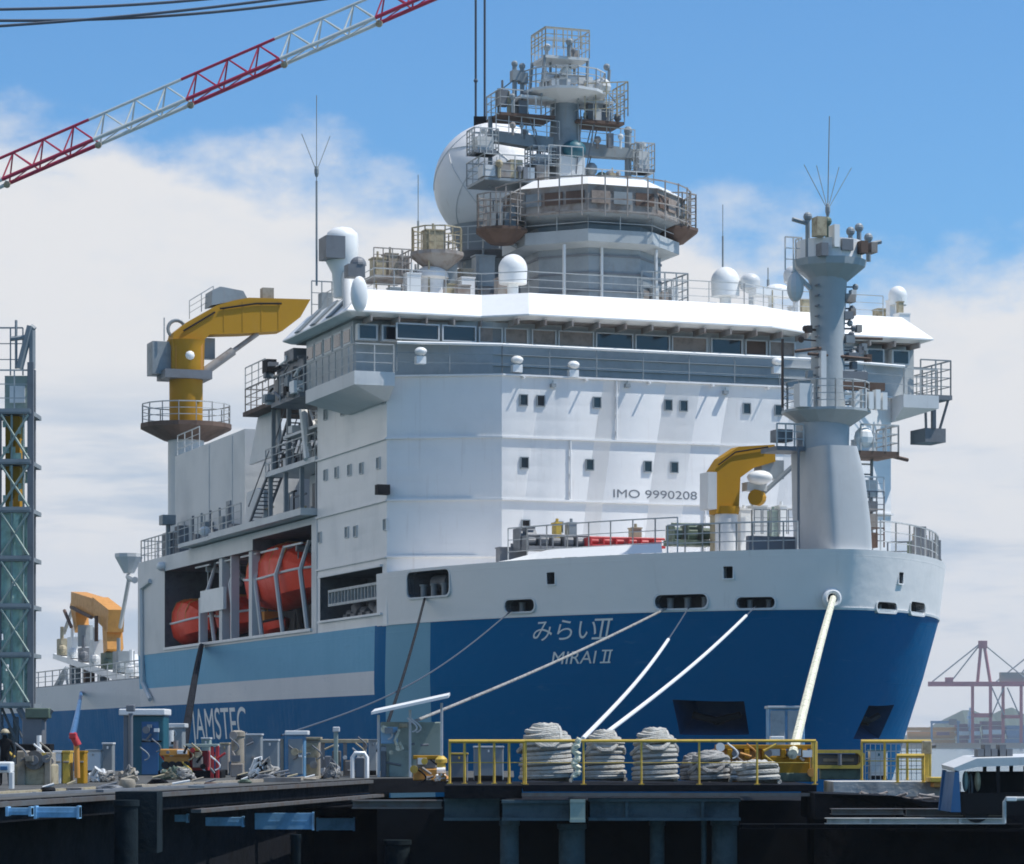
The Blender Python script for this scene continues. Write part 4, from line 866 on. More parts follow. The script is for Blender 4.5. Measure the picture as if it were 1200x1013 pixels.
for px0, py0, px1, py1, mt in ((940, 262, 951, 284, M_beige), (945, 292, 953, 307, M_dgrey), (969, 286, 982, 299, M_dgrey), (991, 287, 999, 301, M_brown), (1003, 288, 1010, 300, M_rust), (960, 270, 966, 296, M_cream)):
    m = MB(); m.box(FXp(px0), FXp(px1), YF-1.28, YF-.8, FZ(py1), FZ(py0)); m.build('top_equipment', mt, tp)
for px, py, dx in ((941, 258, -.6), (964, 262, -.3), (991, 272, 0), (1001, 267, 0), (1012, 278, .5)):
    m = MB(); m.tube((FXp(px), YF-.4, FZ(306)), (FXp(px), YF-.4, FZ(py)), .09, n=8); m.ball((FXp(px), YF-.4, FZ(py)), .17, .15, .17, 10, 6)
    if dx: m.tube((FXp(px), YF-.4, FZ(py+8)), (FXp(px)+dx, YF-.4, FZ(py+4)), .08)
    m.build('mast_light', (M_dkgreen if px == 964 else M_mgrey), tp, smooth=False)
m = MB(); a = Vector((FXp(969), YF, FZ(300))); b = Vector((FXp(972), YF, FZ(136))); m.tube(a, a.lerp(b, .3), .05); m.tube(a.lerp(b, .3), b, .02); c = a.lerp(b, .33); m.ball(c, .1, .1, .25, 8, 5)
for dx in (-.9, -.4, .5, 1.0): m.tube(c, c+Vector((dx, .1, 1.6)), .015, n=4)
m.build('whip_antenna', M_mgrey, tp)
m = MB(); c = Vector((FXp(929), YF, FZ(300))); m.rail([c+Vector((-.3, 0, -.6)), c+Vector((.35, 0, -.6)), c+Vector((.35, .5, -.6))], h=1.2, step=.3, r=.03); m.tube(c+Vector((0, 0, -.6)), (FXp(950), YF, FZ(340)), .09); m.ball(c+Vector((.1, 0, -1.2)), .32, .3, .55, 10, 8); m.build('side_basket', M_grey, tp)
# platforms and ladders beside the foremast foot
m = MB(); m.box(FXp(1002), FXp(1048), YF-.4, YF+1.4, FZ(534), FZ(528)); m.tube((FXp(1040), YF, FZ(531)), (FXp(1064), YF, FZ(536)), .07); o = m.build('side_platform', M_brown, fm)
MB().rail([(FXp(1003), YF-.4, FZ(528)), (FXp(1047), YF-.4, FZ(528)), (FXp(1047), YF+1.4, FZ(528))], h=.95, step=.55, r=.035).build('railing', M_rail, o)
m = MB(); m.ball((FXp(1010), YF-.2, FZ(512)), .4, .3, .4, 12, 6); m.box(FXp(1000), FXp(1022), YF-.3, YF+.2, FZ(528), FZ(514)); m.build('platform_gear', M_cream, o)
m = MB()
for px in (1015, 1033): m.tube((FXp(px), YF+.8, FZ(530)), (FXp(px), YF+.8, FZ(650)), .06)
for k in range(9): py = 540+k*12; m.tube((FXp(1015), YF+.8, FZ(py)), (FXp(1033), YF+.8, FZ(py)), .03)
m.build('ladder', M_mgrey, o)
for py0, py1, mt in ((560, 580, M_grey), (585, 597, M_dgrey), (600, 618, M_rust), (622, 640, M_brown)):
    m = MB(); m.box(FXp(1013), FXp(1033), YF+.3, YF+.9, FZ(py1), FZ(py0)); m.rail([(FXp(1010), YF, FZ(py1)), (FXp(1036), YF, FZ(py1))], h=.7, step=.3, r=.03); m.build('ladder_cage', mt, o)
m = MB(); m.box(FXp(905), FXp(938), YF-.4, YF+1, FZ(531), FZ(526)); m.box(FXp(908), FXp(925), YF-.3, YF+.4, FZ(520), FZ(506)); o = m.build('side_platform', M_dgrey, fm)
MB().rail([(FXp(905), YF-.4, FZ(526)), (FXp(936), YF-.4, FZ(526))], h=.8, step=.3, r=.035).build('railing', M_rail, o)
m = MB(); m.tube((FXp(926), YF-.7, FZ(528)), (FXp(926), YF-.7, FZ(645)), .05); m.build('mast_pipe', M_dgrey, fm)
# ------------------------------------------------------------------ foredeck
YC = -10.5
def CX_(px): return ly(px, 580, YC).x
def CZ(py): return zy(py, YC, -2)
fc = thing  # (the small crane is bolted on: a part of the ship)
m = MB(); m.lathe([(.46, CZ(603)), (.5, CZ(598)), (.5, CZ(594))], (CX_(851), YC, 0), 14); cr = m.build('foredeck_crane', M_yel, SHIP, smooth=True)
MB().lathe([(.42, 11.3), (.42, CZ(603))], (CX_(851), YC, 0), 14).build('crane_base', M_grey, cr, smooth=True)
for a, b, c_, d in ((842, 545, 862, 530), (862, 530, 900, 524)): MB().tube(ly(a, b, YC-.36), ly(c_, d, YC-.36), .03, n=6).build('hydraulic_hose', M_black, cr)
m = MB(); m.ext([(CX_(836), YC-.3, CZ(603)), (CX_(862), YC-.3, CZ(603)), (CX_(864), YC-.3, CZ(560)), (CX_(880), YC-.3, CZ(548)), (CX_(905), YC-.3, CZ(540)), (CX_(904), YC-.3, CZ(520)), (CX_(862), YC-.3, CZ(524)), (CX_(842), YC-.3, CZ(538)), (CX_(833), YC-.3, CZ(552))], (0, .7, 0)); m.build('boom', M_yel, cr)
MB().box(CX_(825), CX_(835), YC-.4, YC+.4, CZ(598), CZ(555)).build('cylinder_guard', M_grey, cr)
MB().ball((CX_(884), YC-.5, CZ(560)), .5, .4, .27, 16, 8).build('crane_float', M_cream, cr, smooth=True)
MB().box(CX_(872), CX_(895), YC-.3, YC+.2, CZ(575), CZ(565)).build('float_base', M_grey, cr)
m = MB(); m.box(CX_(890), CX_(916), YC-.2, YC+.5, CZ(560), CZ(538)); m.tube((CX_(880), YC, CZ(590)), (CX_(925), YC-.3, CZ(545)), .1); m.build('crane_gear', M_mgrey, cr)
MB().tube((CX_(880), YC-.4, CZ(583)), (CX_(888), YC-.1, CZ(583)), .3, n=12).build('crane_sheave', M_yel, cr)
def dkbox(px0, py0, px1, py1, y, mat, name, dy=.6, par=fore): return MB().pb(px0, py0, px1, py1, y, dy).build(name, mat, par)
def gear(px0, py0, px1, py1, y, mat, name):
    a, b = ly(px0, py0, y), ly(px1, py1, y); k = max(2, int((b.x-a.x)/.5)); m = MB(); h = a.z-b.z
    m.box(a.x, b.x, y, y+.9, b.z, b.z+h*.25)
    for i in range(k):
        x = a.x+(i+.5)*(b.x-a.x)/k; m.tube((x-.2, y+.4, b.z+h*.55), (x+.2, y+.4, b.z+h*.55), h*.38*(1 if i % 2 else .7), n=12); m.box(x-.24, x-.19, y, y+.8, b.z, b.z+h*.9)
    m.tube((a.x, y+.1, a.z-.06), (b.x, y+.1, a.z-.06), .05); return m.build(name, mat, par_)
par_ = fore
gear(618, 625, 690, 646, -5.5, M_dgrey, 'anchor_winch'); gear(692, 628, 780, 643, -6, M_red, 'anchor_winch'); gear(612, 616, 628, 645, -4.8, M_dgrey, 'deck_pump')
gear(788, 612, 838, 640, -8.5, M_dkgreen, 'mooring_winch')
for px0, py0, px1, py1, y, mt, nm in ((838, 603, 866, 640, -9, M_beige, 'tank_box'), (868, 596, 880, 630, -9.5, M_cream, 'deck_cabinet'), (882, 592, 899, 628, -9.5, M_grey, 'deck_cabinet'), (904, 598, 913, 626, -9.5, M_lgreen, 'deck_cabinet'), (914, 592, 922, 625, -9.6, M_cream, 'deck_cabinet'),
    (742, 618, 752, 630, -5, M_beige, 'vent_cowl'), (667, 612, 676, 626, -5, M_mgrey, 'vent_cowl'), (652, 612, 658, 628, -5, M_yel2, 'vent_cowl'), (586, 641, 618, 648, -4, M_dgrey, 'hatch_coaming')):
    a, b = ly(px0, py0, y), ly(px1, py1, y); m = MB(); m.box(a.x, b.x, y, y+.5, min(b.z, 11.3), a.z-.05); m.box(a.x-.03, b.x+.03, y-.03, y+.53, a.z-.05, a.z); m.tube(((a.x+b.x)/2, y+.2, a.z), ((a.x+b.x)/2, y+.2, a.z+.15), .06); m.build(nm, mt, fore)
m = MB(); m.pb(878, 628, 938, 650, -14.2, .3); m.build('spray_screen', M_dgrey, fore)
for k in range(5): MB().rail([ly(884+k*10, 626, -12.5), ly(892+k*10, 626, -12.5)], h=.9, step=.3, r=.02).build('railing', M_mgrey, fore)
# port side rails and box platform on the bow
p = hp(1, phipx(1106, 11.35, 1), 11.35, .0)
m = MB(); pp = [hp(1, 12+k*6, 11.35) for k in range(5)]
o = MB().loft([[q+Vector((0, 0, z)) for q in (pp[0], pp[2], pp[2]+Vector((-1.5, 1, 0)), pp[0]+Vector((-1.5, .3, 0)))] for z in (.02, .2)]).build('boarding_platform', M_dgrey, fore)
m = MB(); m.rail([pp[2]+Vector((-1.5, 1, .2)), pp[2]+Vector((0, 0, .2)), pp[0]+Vector((0, 0, .2))], h=1.15, step=.8, r=.035); m.build('railing', M_dgrey, o)
m = MB(); q = hp(1, 35, 11.35, -.6); m.box(q.x-.6, q.x+.4, q.y-.3, q.y+.3, 11.35, 12.5); m.tube(q+Vector((-1.2, 0, .3)), q+Vector((.8, .6, .4)), .14); m.build('bollard_set', M_dgrey, fore)
for k in range(4): q = hp(1, 28+6*k, 11.35, -.9); m = MB(); m.box(q.x-.2, q.x+.2, q.y, q.y+.3, 11.35, 12.6+.2*(k % 2)); m.build('deck_cabinet', (M_dkgreen, M_beige, M_rust, M_dgrey)[k], fore)
# ------------------------------------------------------------------ stern works, seen beyond the side
m = MB(); m.box(-10.9, 10.9, 49, 100, 7.95, 8.1); sd = m.build('stern_deck', M_mgrey, SHIP)
MB().rail([(-10.9, 49, 8.05), (-10.9, 100, 8.05)], h=1.0, step=2.4, r=.04).build('railing', M_rail, sd)
a, b = lx(156, 795, -9), lx(62, 766, -9)
m = MB(); m.ext([a, b, b-Vector((0, 0, .35)), a-Vector((0, 0, .5))], (8, 0, 0)); rp_ = m.build('stern_ramp', M_cream, SHIP)
n_ = 7
for k in range(n_):
    t = (k+.4)/n_; p = a.lerp(b, t); m = MB(); hgt = (.8, 1.3, 1.0, 1.6, .9, 1.4, 1.1)[k]
    m.box(p.x, p.x+1, p.y-.8, p.y+.8, p.z, p.z+hgt); m.tube((p.x+.2, p.y, p.z+hgt), (p.x+.2, p.y, p.z+hgt+.8), .12); m.ball((p.x+.1, p.y-.6, p.z+.4), .35, n=8, m=6); m.build('stern_gear', (M_cream, M_mgrey, M_dkgreen, M_grey, M_dgrey, M_cream, M_beige)[k], rp_)
for k in range(5): y = a.y+2+k*4.5; m = MB(); m.box(-8.8, -8.2, y-.4, y+.4, 8.1, min(a.lerp(b, k/5).z-.2, 20)); m.build('ramp_support', (M_grey, M_brown, M_mgrey, M_brown, M_mgrey)[k], rp_)
m = MB(); m.box(-8.0, -4, a.y-1, a.y+9, 8.1, a.z-.5); m.build('stern_house', M_rust, rp_)
# orange folding crane
A = lambda px, py: lx(px, py, -8.5)
m = MB(); beam(m, A(133, 764), A(131, 726), .5, .62, .5, .55); sc_ = m.build('stern_crane', M_oran2, SHIP)
m = MB(); beam(m, A(136, 728), A(117, 711), .5, .7, .5, .6); beam(m, A(118, 712), A(92, 705), .5, .55, .5, .62); m.build('boom', M_oran2, sc_)
m = MB(); beam(m, A(92, 703), A(96, 738), .45, .7, .4, .4); m.build('jib', M_oran2, sc_)
for a_, b_ in (((96, 712), (120, 724)), ((88, 716), (96, 735)), ((126, 722), (126, 752))): MB().tube(A(*a_)+Vector((-.7, 0, 0)), A(*b_)+Vector((-.7, 0, 0)), .12, n=6).build('hydraulic_ram', M_brown, sc_)
m = MB(); beam(m, A(88, 706), A(75, 742), .08, .12, .08, .12); m.build('jib_ram', M_mgrey, sc_); MB().tube(A(100, 733), A(100, 758), .5, n=10).build('jib_post', M_mgrey, sc_)
m = MB(); m.tube(lx(151, 676, -11), lx(158, 680, -10.9), .2, n=8); m.lathe([(.3, 0), (.8, .9), (.8, 1.1)], lx(151, 672, -11), 10); sdv = m.build('side_davit', M_grey, SHIP); MB().tube(lx(151, 680, -11), lx(141, 735, -9.5), .12, n=8).build('davit_stay', M_grey, sdv)
m = MB(); m.tube(lx(50, 835, -7), lx(78, 785, -7), .25); m.tube(lx(78, 785, -7), lx(86, 825, -7), .22); m.tube(lx(62, 832, -7), lx(76, 790, -7), .1); m.tube(lx(56, 812, -7), lx(84, 812, -7), .1); m.build('stern_gantry', M_mgrey, SHIP)

# ------------------------------------------------------------------ boats in the bay (each hangs or rests on its own)
def boat(px0, px1, py0, py1, x, label, kind, name='lifeboat', grp=None, canopy=True):
    a, b = lx(px0, py1, x), lx(px1, py1, x); z1_ = lx((px0+px1)/2, py0, x).z; z0_ = lx((px0+px1)/2, py1, x).z
    c = Vector((x, (a.y+b.y)/2, z0_)); L = abs(a.y-b.y)/2; H = z1_-z0_; wd = min(1.5, H*.42)
    t = thing(name, loc2w(c), label, kind, grp, TH); N = 14
    m = MB(); loops = []
    for i in range(N+1):
        s = -1+2*i/N; k = (1-abs(s)**3.2)**.6 if abs(s) < 1 else .02; k = max(k, .03); sh = .10*H*s*s
        loops.append([Vector((wd*k*cx, s*L, sh*(1 if cz_ > .3 else 2.5 if cz_ < .1 else 1)+H*cz_)) for cx, cz_ in ((0, 0), (.45, .04), (.85, .18), (1, .44), (.97, .5), (-.97, .5), (-1, .44), (-.85, .18), (-.45, .04))])
    m.loft(loops); m.build('hull', M_orange, t, smooth=True)
    if canopy:
        m = MB(); loops = []
        for i in range(N+1):
            s = -1+2*i/N; k = max(.03, (1-abs(s*1.02)**3.4)**.6 if abs(s*1.02) < 1 else .03); top = 1-.42*abs(s)**2.2
            loops.append([Vector((wd*k*cx, s*L*.97, H*(.49+.06*s*s+(.5*top*k)*cz_))) for cx, cz_ in ((.96, 0), (.93, .45), (.7, .85), (.3, 1), (-.3, 1), (-.7, .85), (-.93, .45), (-.96, 0))])
        m.loft(loops); cp = m.build('canopy', M_orange, t)
        for s in (-.6, -.3, 0, .3, .6): MB().path([(wd*q_*.97*(1-.42*abs(s)**2.2*0)*max(.1, (1-abs(s*1.02)**3.4)**.6), s*L*.97, H*(.49+.06*s*s+.5*(1-.42*abs(s)**2.2)*w_)) for q_, w_ in ((-.97, .05), (-.94, .46), (-.71, .87), (-.3, 1.02), (.3, 1.02))], .03, 5).build('cover_strap', M_oran2, cp)
        m = MB(); m.ext([(-.4, L*.35, H*.85), (-.4, L*.62, H*.8), (-.3, L*.55, H*1.06), (-.3, L*.4, H*1.06)], (.8, 0, 0)); m.build('helm_cabin', M_orange, t)
    else:
        m = MB(); m.box(-.4, .4, -L*.2, L*.25, H*.45, H*.85); m.build('console', M_oran2, t); m = MB()
        m.path([(-wd*.6, L*.6, H*.5), (-wd*.6, L*.6, H*1.0), (wd*.6, L*.6, H*1.0), (wd*.6, L*.6, H*.5)], .05); m.build('roll_bar', M_oran2, t)
    pts = [Vector((-wd*1.01*max(.03, (1-abs(s)**3.2)**.6 if abs(s) < 1 else .03), s*L, H*(.47+.10*s*s))) for s in [-1+2*i/16 for i in range(17)]]
    MB().path(pts, .06, 6).build('fender_rail', M_cream if canopy else M_rubber, t); return t
boat(301, 372, 637, 716, -9.7, 'big orange enclosed lifeboat hanging beside the white house wall', 'lifeboat')
boat(200, 246, 703, 757, -10.0, 'small pointed orange boat at the aft end of the boat bay', 'boat', 'rescue_boat', canopy=True)
boat(262, 296, 698, 744, -9.9, 'orange boat between the two grey pillars, behind and below the big lifeboat', 'boat', 'rescue_boat', canopy=True)
boat(298, 334, 712, 747, -9.4, 'low open orange workboat on the bay floor under the big lifeboat', 'boat', 'workboat', canopy=False)

# ------------------------------------------------------------------ water, quay, jetty
m = MB(); m.box(-1450, 1450, -60, 2900, -.3, 0)
wm = bpy.data.materials.new('harbour water'); wm.use_nodes = True; t = NT(wm.node_tree); o = t.n('ShaderNodeTexCoord').outputs['Object']
b = t.n('ShaderNodeBsdfPrincipled'); t.put(b.inputs['Base Color'], (.02, .075, .085)); b.inputs['Roughness'].default_value = .18
bp = t.n('ShaderNodeBump'); bp.inputs['Strength'].default_value = .5; bp.inputs['Distance'].default_value = .15; t.put(bp.inputs['Height'], t.m('ADD', t.noise(o, .35, 6, .6), t.noise(o, .03, 3))); t.put(b.inputs['Normal'], bp.outputs[0])
t.put(t.n('ShaderNodeOutputMaterial').inputs[0], b.outputs[0]); struct('water', m, wm)
QZ = 3.6
e0, e1, e2 = W(-60, 0, 44), W(432, 0, 73), W(600, 0, 76)
m = MB(); pl = [(e0.x, e0.y), (e1.x, e1.y), (e2.x, e2.y), (W(600, 0, 92).x, 92), (-24, 92), (-24, 44)]
m.loft([[Vector((x, y, z)) for x, y in pl] for z in (3.25, QZ)]); struct('quay_deck', m, M_quayblk)
m = MB(); m.loft([[Vector((x+.05, y+.3, z)) for x, y in pl] for z in (QZ, QZ+.012)]); struct('quay_paving', m, M_paving)
def along(t0, t1, za, zb, off, th, name, mat, label, cat, grp=None):
    a, b = Vector((e0.x, e0.y, 0)), Vector((e1.x, e1.y, 0)); d = (b-a).normalized(); n = Vector((d.y, -d.x, 0))
    p, q = a.lerp(b, t0)+n*off, a.lerp(b, t1)+n*off; c = (p+q)/2; c.z = 0; m = MB()
    m.ext([p-c+Vector((0, 0, zb)), q-c+Vector((0, 0, zb)), q-c+Vector((0, 0, za)), p-c+Vector((0, 0, za))], n*th)
    k = max(1, int((q-p).length/1.6))
    for i in range(k): r_ = (p-c).lerp(q-c, (i+.5)/k); m.box(r_.x-.03, r_.x+.03, r_.y-.06, r_.y+.06, zb, za+.008)
    o = m.build(name, mat); o.location = (c.x, c.y, 0); return tag(o, label, cat, grp)
along(0, 1.0, 3.58, 3.50, .02, .10, 'edge_beam', M_steel, 'long worn steel edge beam running along the rim of the left quay', 'beam')
along(.42, .99, 3.24, 3.17, .25, .2, 'pipe_beam', M_steel, 'rusty lower beam hung under the quay edge, left of the jetty', 'beam')
for (p0, p1, py0, py1, lb) in ((8, 38, 947, 955, 'short pale blue plank at the far left under the quay edge'), (41, 94, 946, 958, 'pale blue plank second from the left under the quay edge'), (190, 221, 955, 963, 'small pale blue plank in the middle of the dark quay wall'), (226, 286, 958, 968, 'pale blue plank just left of the longest one under the quay'), (289, 368, 953, 972, 'longest pale blue plank under the quay edge'), (371, 416, 959, 973, 'pale blue plank nearest the jetty under the quay edge')):
    D = (45.0 if p0 < 150 else 48)+(p0/430)*24; m = MB(); a, b = W(p0, py0, D), W(p1, py1, D); c = (a+b)/2; m.box(a.x-c.x, b.x-c.x, -.1, .1, b.z-c.z, a.z-c.z); m.box(a.x-c.x, a.x-c.x+.04, -.13, .13, b.z-c.z-.02, a.z-c.z+.02); m.box(b.x-c.x-.04, b.x-c.x, -.13, .13, b.z-c.z-.02, a.z-c.z+.02)
    m.box(a.x-c.x, b.x-c.x, -.105, -.1, -.01, .01)
    o = m.build('fender_plank', M_pblue); o.location = c; tag(o, lb, 'fender plank', 'pale blue planks under the quay edge')
m = MB(); m.ext([(-24, 60, -1), (W(600, 0, 84).x, 84, -1), (9, 84, -1), (40, 84, -1), (40, 84.5, -1), (-24, 62, -1)], (0, 0, 4.0)); struct('quay_wall', m, M_quayblk)  # dark wall added so the view under the quay stays black
m = MB(); m.ext([(e0.x-1, e0.y+.9, -1), (e1.x, e1.y+1.2, -1), (e1.x, e1.y+1.6, -1), (e0.x-1, e0.y+1.6, -1)], (0, 0, 4.22)); m.box(W(425, 0, 72).x, W(432, 0, 72).x, 73, 84, -1, 3.2); struct('quay_wall', m, M_quayblk)
def pile(px0, px1, py0, D, lb, mat=M_dconc, cat='pile', grp='concrete piles under the quay and jetty'):
    a, b = W(px0, py0, D), W(px1, py0, D); r = (b.x-a.x)/2; m = MB(); m.lathe([(r, -1.2), (r*1.02, .6), (r, a.z-.12), (r*1.12, a.z-.1), (r*1.12, a.z)], (0, 0, 0), 14); o = m.build('pile', mat, smooth=True); o.location = ((a.x+b.x)/2, D+r, 0); return tag(o, lb, cat, grp)
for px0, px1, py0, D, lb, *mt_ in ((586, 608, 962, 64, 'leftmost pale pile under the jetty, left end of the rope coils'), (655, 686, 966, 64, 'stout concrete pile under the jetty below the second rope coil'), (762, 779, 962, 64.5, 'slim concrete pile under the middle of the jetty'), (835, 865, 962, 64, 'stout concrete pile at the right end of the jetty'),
        (822, 828, 962, 64.2, 'thin pipe pile just left of the right stout pile'), (132, 160, 938, 50, 'dim pile under the left quay, left of a second one', M_dimc), (340, 352, 978, 62, 'thin dim pile below the longest blue plank', M_dimc), (450, 480, 985, 66, 'short dim block pile left of the jetty', M_dimc)): pile(px0, px1, py0, D, lb, *mt_)
m = MB(); m.wb(135, 928, 184, 1000, 50.5, .8); o = m.build('buttress', M_dimc); tag(o, 'dim concrete buttress below the left quay between the blue planks', 'buttress')
for t0, t1, off, za, mt, lb in ((.0, .55, -1.6, 3.66, M_beige, 'pale olive timber lying on the left quay just behind its edge'), (.05, .36, -.7, 3.66, M_dgrey, 'short steel bar on the far left quay close to the edge'), (.45, 1.0, -1.1, 3.68, M_tan, 'long pale kerb timber from the red pump set to the shelter'), (.30, .62, -.5, 3.66, M_dgrey, 'dark bar lying at the quay edge in front of the teal kiosk')):
    along(t0, t1, za, QZ+.013, off, .14, 'quay_timber', mt, lb, 'timber')
# jetty
JX0, JX1, JD = W(613, 0, 63).x, W(957, 0, 63).x, 63.0
m = MB(); m.box(JX0, JX1, JD, JD+7, 3.46, QZ); m.box(W(520, 0, JD).x, JX0-.02, JD+.6, JD+7, 3.3, QZ-.02); struct('jetty_deck', m, M_quayblk)
m = MB(); m.box(JX0-.03, JX1+.01, JD-.04, JD-.005, 3.36, 3.43); o = m.build('edge_strip', M_steel); tag(o, 'thin bright steel strip along the front edge of the jetty', 'edge strip')
def beam_thing(px0, px1, py0, py1, D, dd, mat, name, lb, cat, grp=None):
    a, b = W(px0, py0, D), W(px1, py1, D); c = Vector(((a.x+b.x)/2, D, b.z)); h = a.z-b.z; L = (b.x-a.x)/2; m = MB()
    m.box(-L, L, 0, dd, 0, h*.14); m.box(-L, L, 0, dd, h*.86, h); m.box(-L*.98, L*.98, dd*(.25 if L > .5 else .02), dd*.6, h*.14, h*.86)
    for i in range(max(2, int(L/.7))): x = -L+(i+.5)*2*L/max(2, int(L/.7)); m.box(x-.03, x+.03, dd*.05, dd*.24, h*.14, h*.86) if L > 1 else None
    o = m.build(name, mat); o.location = c; return tag(o, lb, cat, grp)
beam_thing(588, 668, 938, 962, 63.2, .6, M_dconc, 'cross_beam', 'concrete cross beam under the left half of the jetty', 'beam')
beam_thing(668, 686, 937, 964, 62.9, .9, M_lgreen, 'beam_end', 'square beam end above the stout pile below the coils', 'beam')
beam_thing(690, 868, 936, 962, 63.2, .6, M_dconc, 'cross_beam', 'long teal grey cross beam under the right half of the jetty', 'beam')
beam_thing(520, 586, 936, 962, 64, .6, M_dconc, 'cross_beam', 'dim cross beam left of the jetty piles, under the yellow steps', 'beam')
beam_thing(412, 518, 938, 948, 64, .5, M_steel, 'steel_joist', 'pale weathered steel joist pointing at the jetty, left of it', 'beam')
beam_thing(868, 1200, 966, 972, 60, .3, M_quayblk, 'lower_brace', 'faint dark brace across the shadow at the lower right', 'beam')
beam_thing(975, 1060, 948, 955, 58, .4, M_steel, 'steel_joist', 'short upper steel joist on the right, below the dark plate', 'beam')
beam_thing(968, 1178, 959, 966, 57, .3, M_conc, 'steel_joist', 'long pale lower joist crossing in front of the parked truck', 'beam')
beam_thing(1062, 1180, 948, 957, 59, .4, M_steel, 'steel_joist', 'rusty joist directly under the parked truck', 'beam')
m = MB(); m.ext([W(955, 930, 62), W(1050, 933, 60), W(1115, 945, 60), W(1120, 960, 60), W(955, 960, 62)], (0, 3, 0)); struct('jetty_slope', m, M_quayblk)
m = MB(); m.wb(1050, 940, 1300, 975, 60.5, 8); struct('jetty_extension', m, M_quayblk)
a, b = W(958, 0, 70).x, W(1100, 0, 70).x; m = MB(); m.box(a, b, 66.5, 68.6, 3.2, 3.62); struct('landing_slab', m, M_conc)
m = MB(); m.box(-3, 40, 66.5, 67, -1, 3.2); struct('shade_wall', m, M_black)  # black wall added behind the piles to stand for under-deck shadow
m = MB(); m.ext([(JX1+.1, 64.5, -1), (26, 64.5, -1), (26, 66, -1), (JX1+.1, 66, -1)], (0, 0, 3.9)); struct('shade_wall', m, M_quayblk)

# rope coils: each coil one continuous rope
def coil(px0, px1, py0, py1, D, lb, mat=M_rope, r=.055, seed=1, messy=.5):
    rn = random.Random(seed); a, b = W(px0, py1, D), W(px1, py0, D); R = (b.x-a.x)/2-r; H = b.z-a.z; turns = max(3, int(H*.8/(2*r*.95))); pts = []
    ph = rn.random()*6; lay = [(rn.uniform(-.07, .05), rn.uniform(-.05, .05), rn.uniform(-.5, .5), rn.uniform(0, 6)) for _ in range(turns+6)]
    for i in range(turns*20):
        th = 2*math.pi*i/20; k = i/(turns*20); j = i//20; f_ = (i % 20)/20; L0, L1 = lay[j], lay[j+1]; g = [u+(v-u)*f_ for u, v in zip(L0, L1)]
        rr_ = R*(.93+g[0])*(1-.10*k**2)
        pts.append((rr_*math.cos(th)+g[1]*R, rr_*.85*math.sin(th), r+k*H*.74+r*.55*math.sin(th+ph)*k+r*g[2]))
    x, y = pts[-1][:2]; top = int(70*(1+messy))
    for i in range(top):                                       # slack turns domed over the top, a few bights hang down the side
        th = 2*math.pi*i/14; k = i/top; q = R*(.86-.62*k)*(1+.12*math.sin(i*.9)); z = H*.78+H*.22*math.sin(k*1.5)+.03*math.sin(i*1.3)
        if i % 23 > 18 and k < .75: q = R*1.04; z -= H*(.18+.25*messy)
        pts.append((q*math.cos(th)+.06*R*math.sin(i*.31), q*.85*math.sin(th), z))
    pts = [pts[0]]+[tuple((a_[q_]+2*b_[q_]+c_[q_])/4 for q_ in range(3)) for a_, b_, c_ in zip(pts, pts[1:], pts[2:])]
    c = Vector(((a.x+b.x)/2, D+R, QZ)); m = MB(); m.path(pts, r, 6); o = m.build('rope_coil', mat, smooth=True); o.location = c
    return tag(o, lb, 'rope coil', 'rope coils stacked on the jetty behind the yellow rail')
coil(604, 676, 850, 918, 65.2, 'tallest and leftmost coiled mooring rope on the jetty, domed top above the rail', r=.058, seed=3)
coil(682, 737, 858, 918, 65.6, 'second rope coil from the left, loose white loops on its right side', r=.055, seed=5)
coil(738, 800, 855, 918, 65.0, 'rope coil at the middle of the jetty with a high looped crown', r=.055, seed=9)
coil(796, 836, 868, 900, 67.0, 'small rope heap behind and right of the middle coil', M_ropeg, r=.05, seed=11)
coil(806, 862, 882, 918, 64.4, 'low grey tangled rope heap right of the middle coil', M_ropeg, r=.06, seed=13, messy=1.2)
coil(862, 919, 893, 918, 64.2, 'flattest white rope heap at the right end of the row of coils', r=.06, seed=17, messy=.2)
coil(842, 900, 878, 900, 66.5, 'pale rope bundle behind the flattest heap', M_rope, r=.05, seed=19)
# yellow railing along the jetty
def railing(px0, px1, py_top, D, n, lb, mat=M_yel2, dn=.0, posts=None, r=.024, z0=QZ, bars=2, dd=0):
    a, b = W(px0, py_top, D), W(px1, py_top, D+dd); t = thing('railing', (a.x, D, z0), lb, 'railing')
    h = a.z-z0; L = b.x-a.x; m = MB(); m.tube((-.02, 0, h), (L+.02, dd, h), r*1.35, n=8); m.build('top_rail', mat, t, smooth=True)
    for k in range(1, bars): m = MB(); m.tube((0, 0, h*k/bars), (L, dd, h*k/bars), r*.4, n=6); m.build('mid_rail', mat, t)
    for i in range(n+1): m = MB(); x = L*i/n; m.tube((x, dd*i/n, 0), (x, dd*i/n, h), r, n=6); m.box(x-.06, x+.06, dd*i/n-.06, dd*i/n+.06, 0, .02); m.build('post', mat, t)
    return t
railing(616, 955, 868.5, 63.3, 5, 'long yellow pipe railing in front of the rope coils on the jetty')
railing(527, 614, 869, 64.5, 5, 'short yellow railing with close posts left of the rope coils', r=.03)
railing(1010, 1090, 869, 70, 3, 'yellow railing with pale wire panels on the landing at the right', r=.03)
t = railing(1052, 1082, 886, 66.4, 1, 'small yellow hand gate on the landing by the orange box', r=.035)
m = MB(); a, b = W(1014, 872, 70.5), W(1086, 915, 70.5)
for i in range(13): x = a.x+(b.x-a.x)*i/12; m.tube((x, 70.5, QZ), (x, 70.5, a.z), .012, n=4)
for i in range(6): z = QZ+(a.z-QZ)*i/5; m.tube((a.x, 70.5, z), (b.x, 70.5, z), .012, n=4)
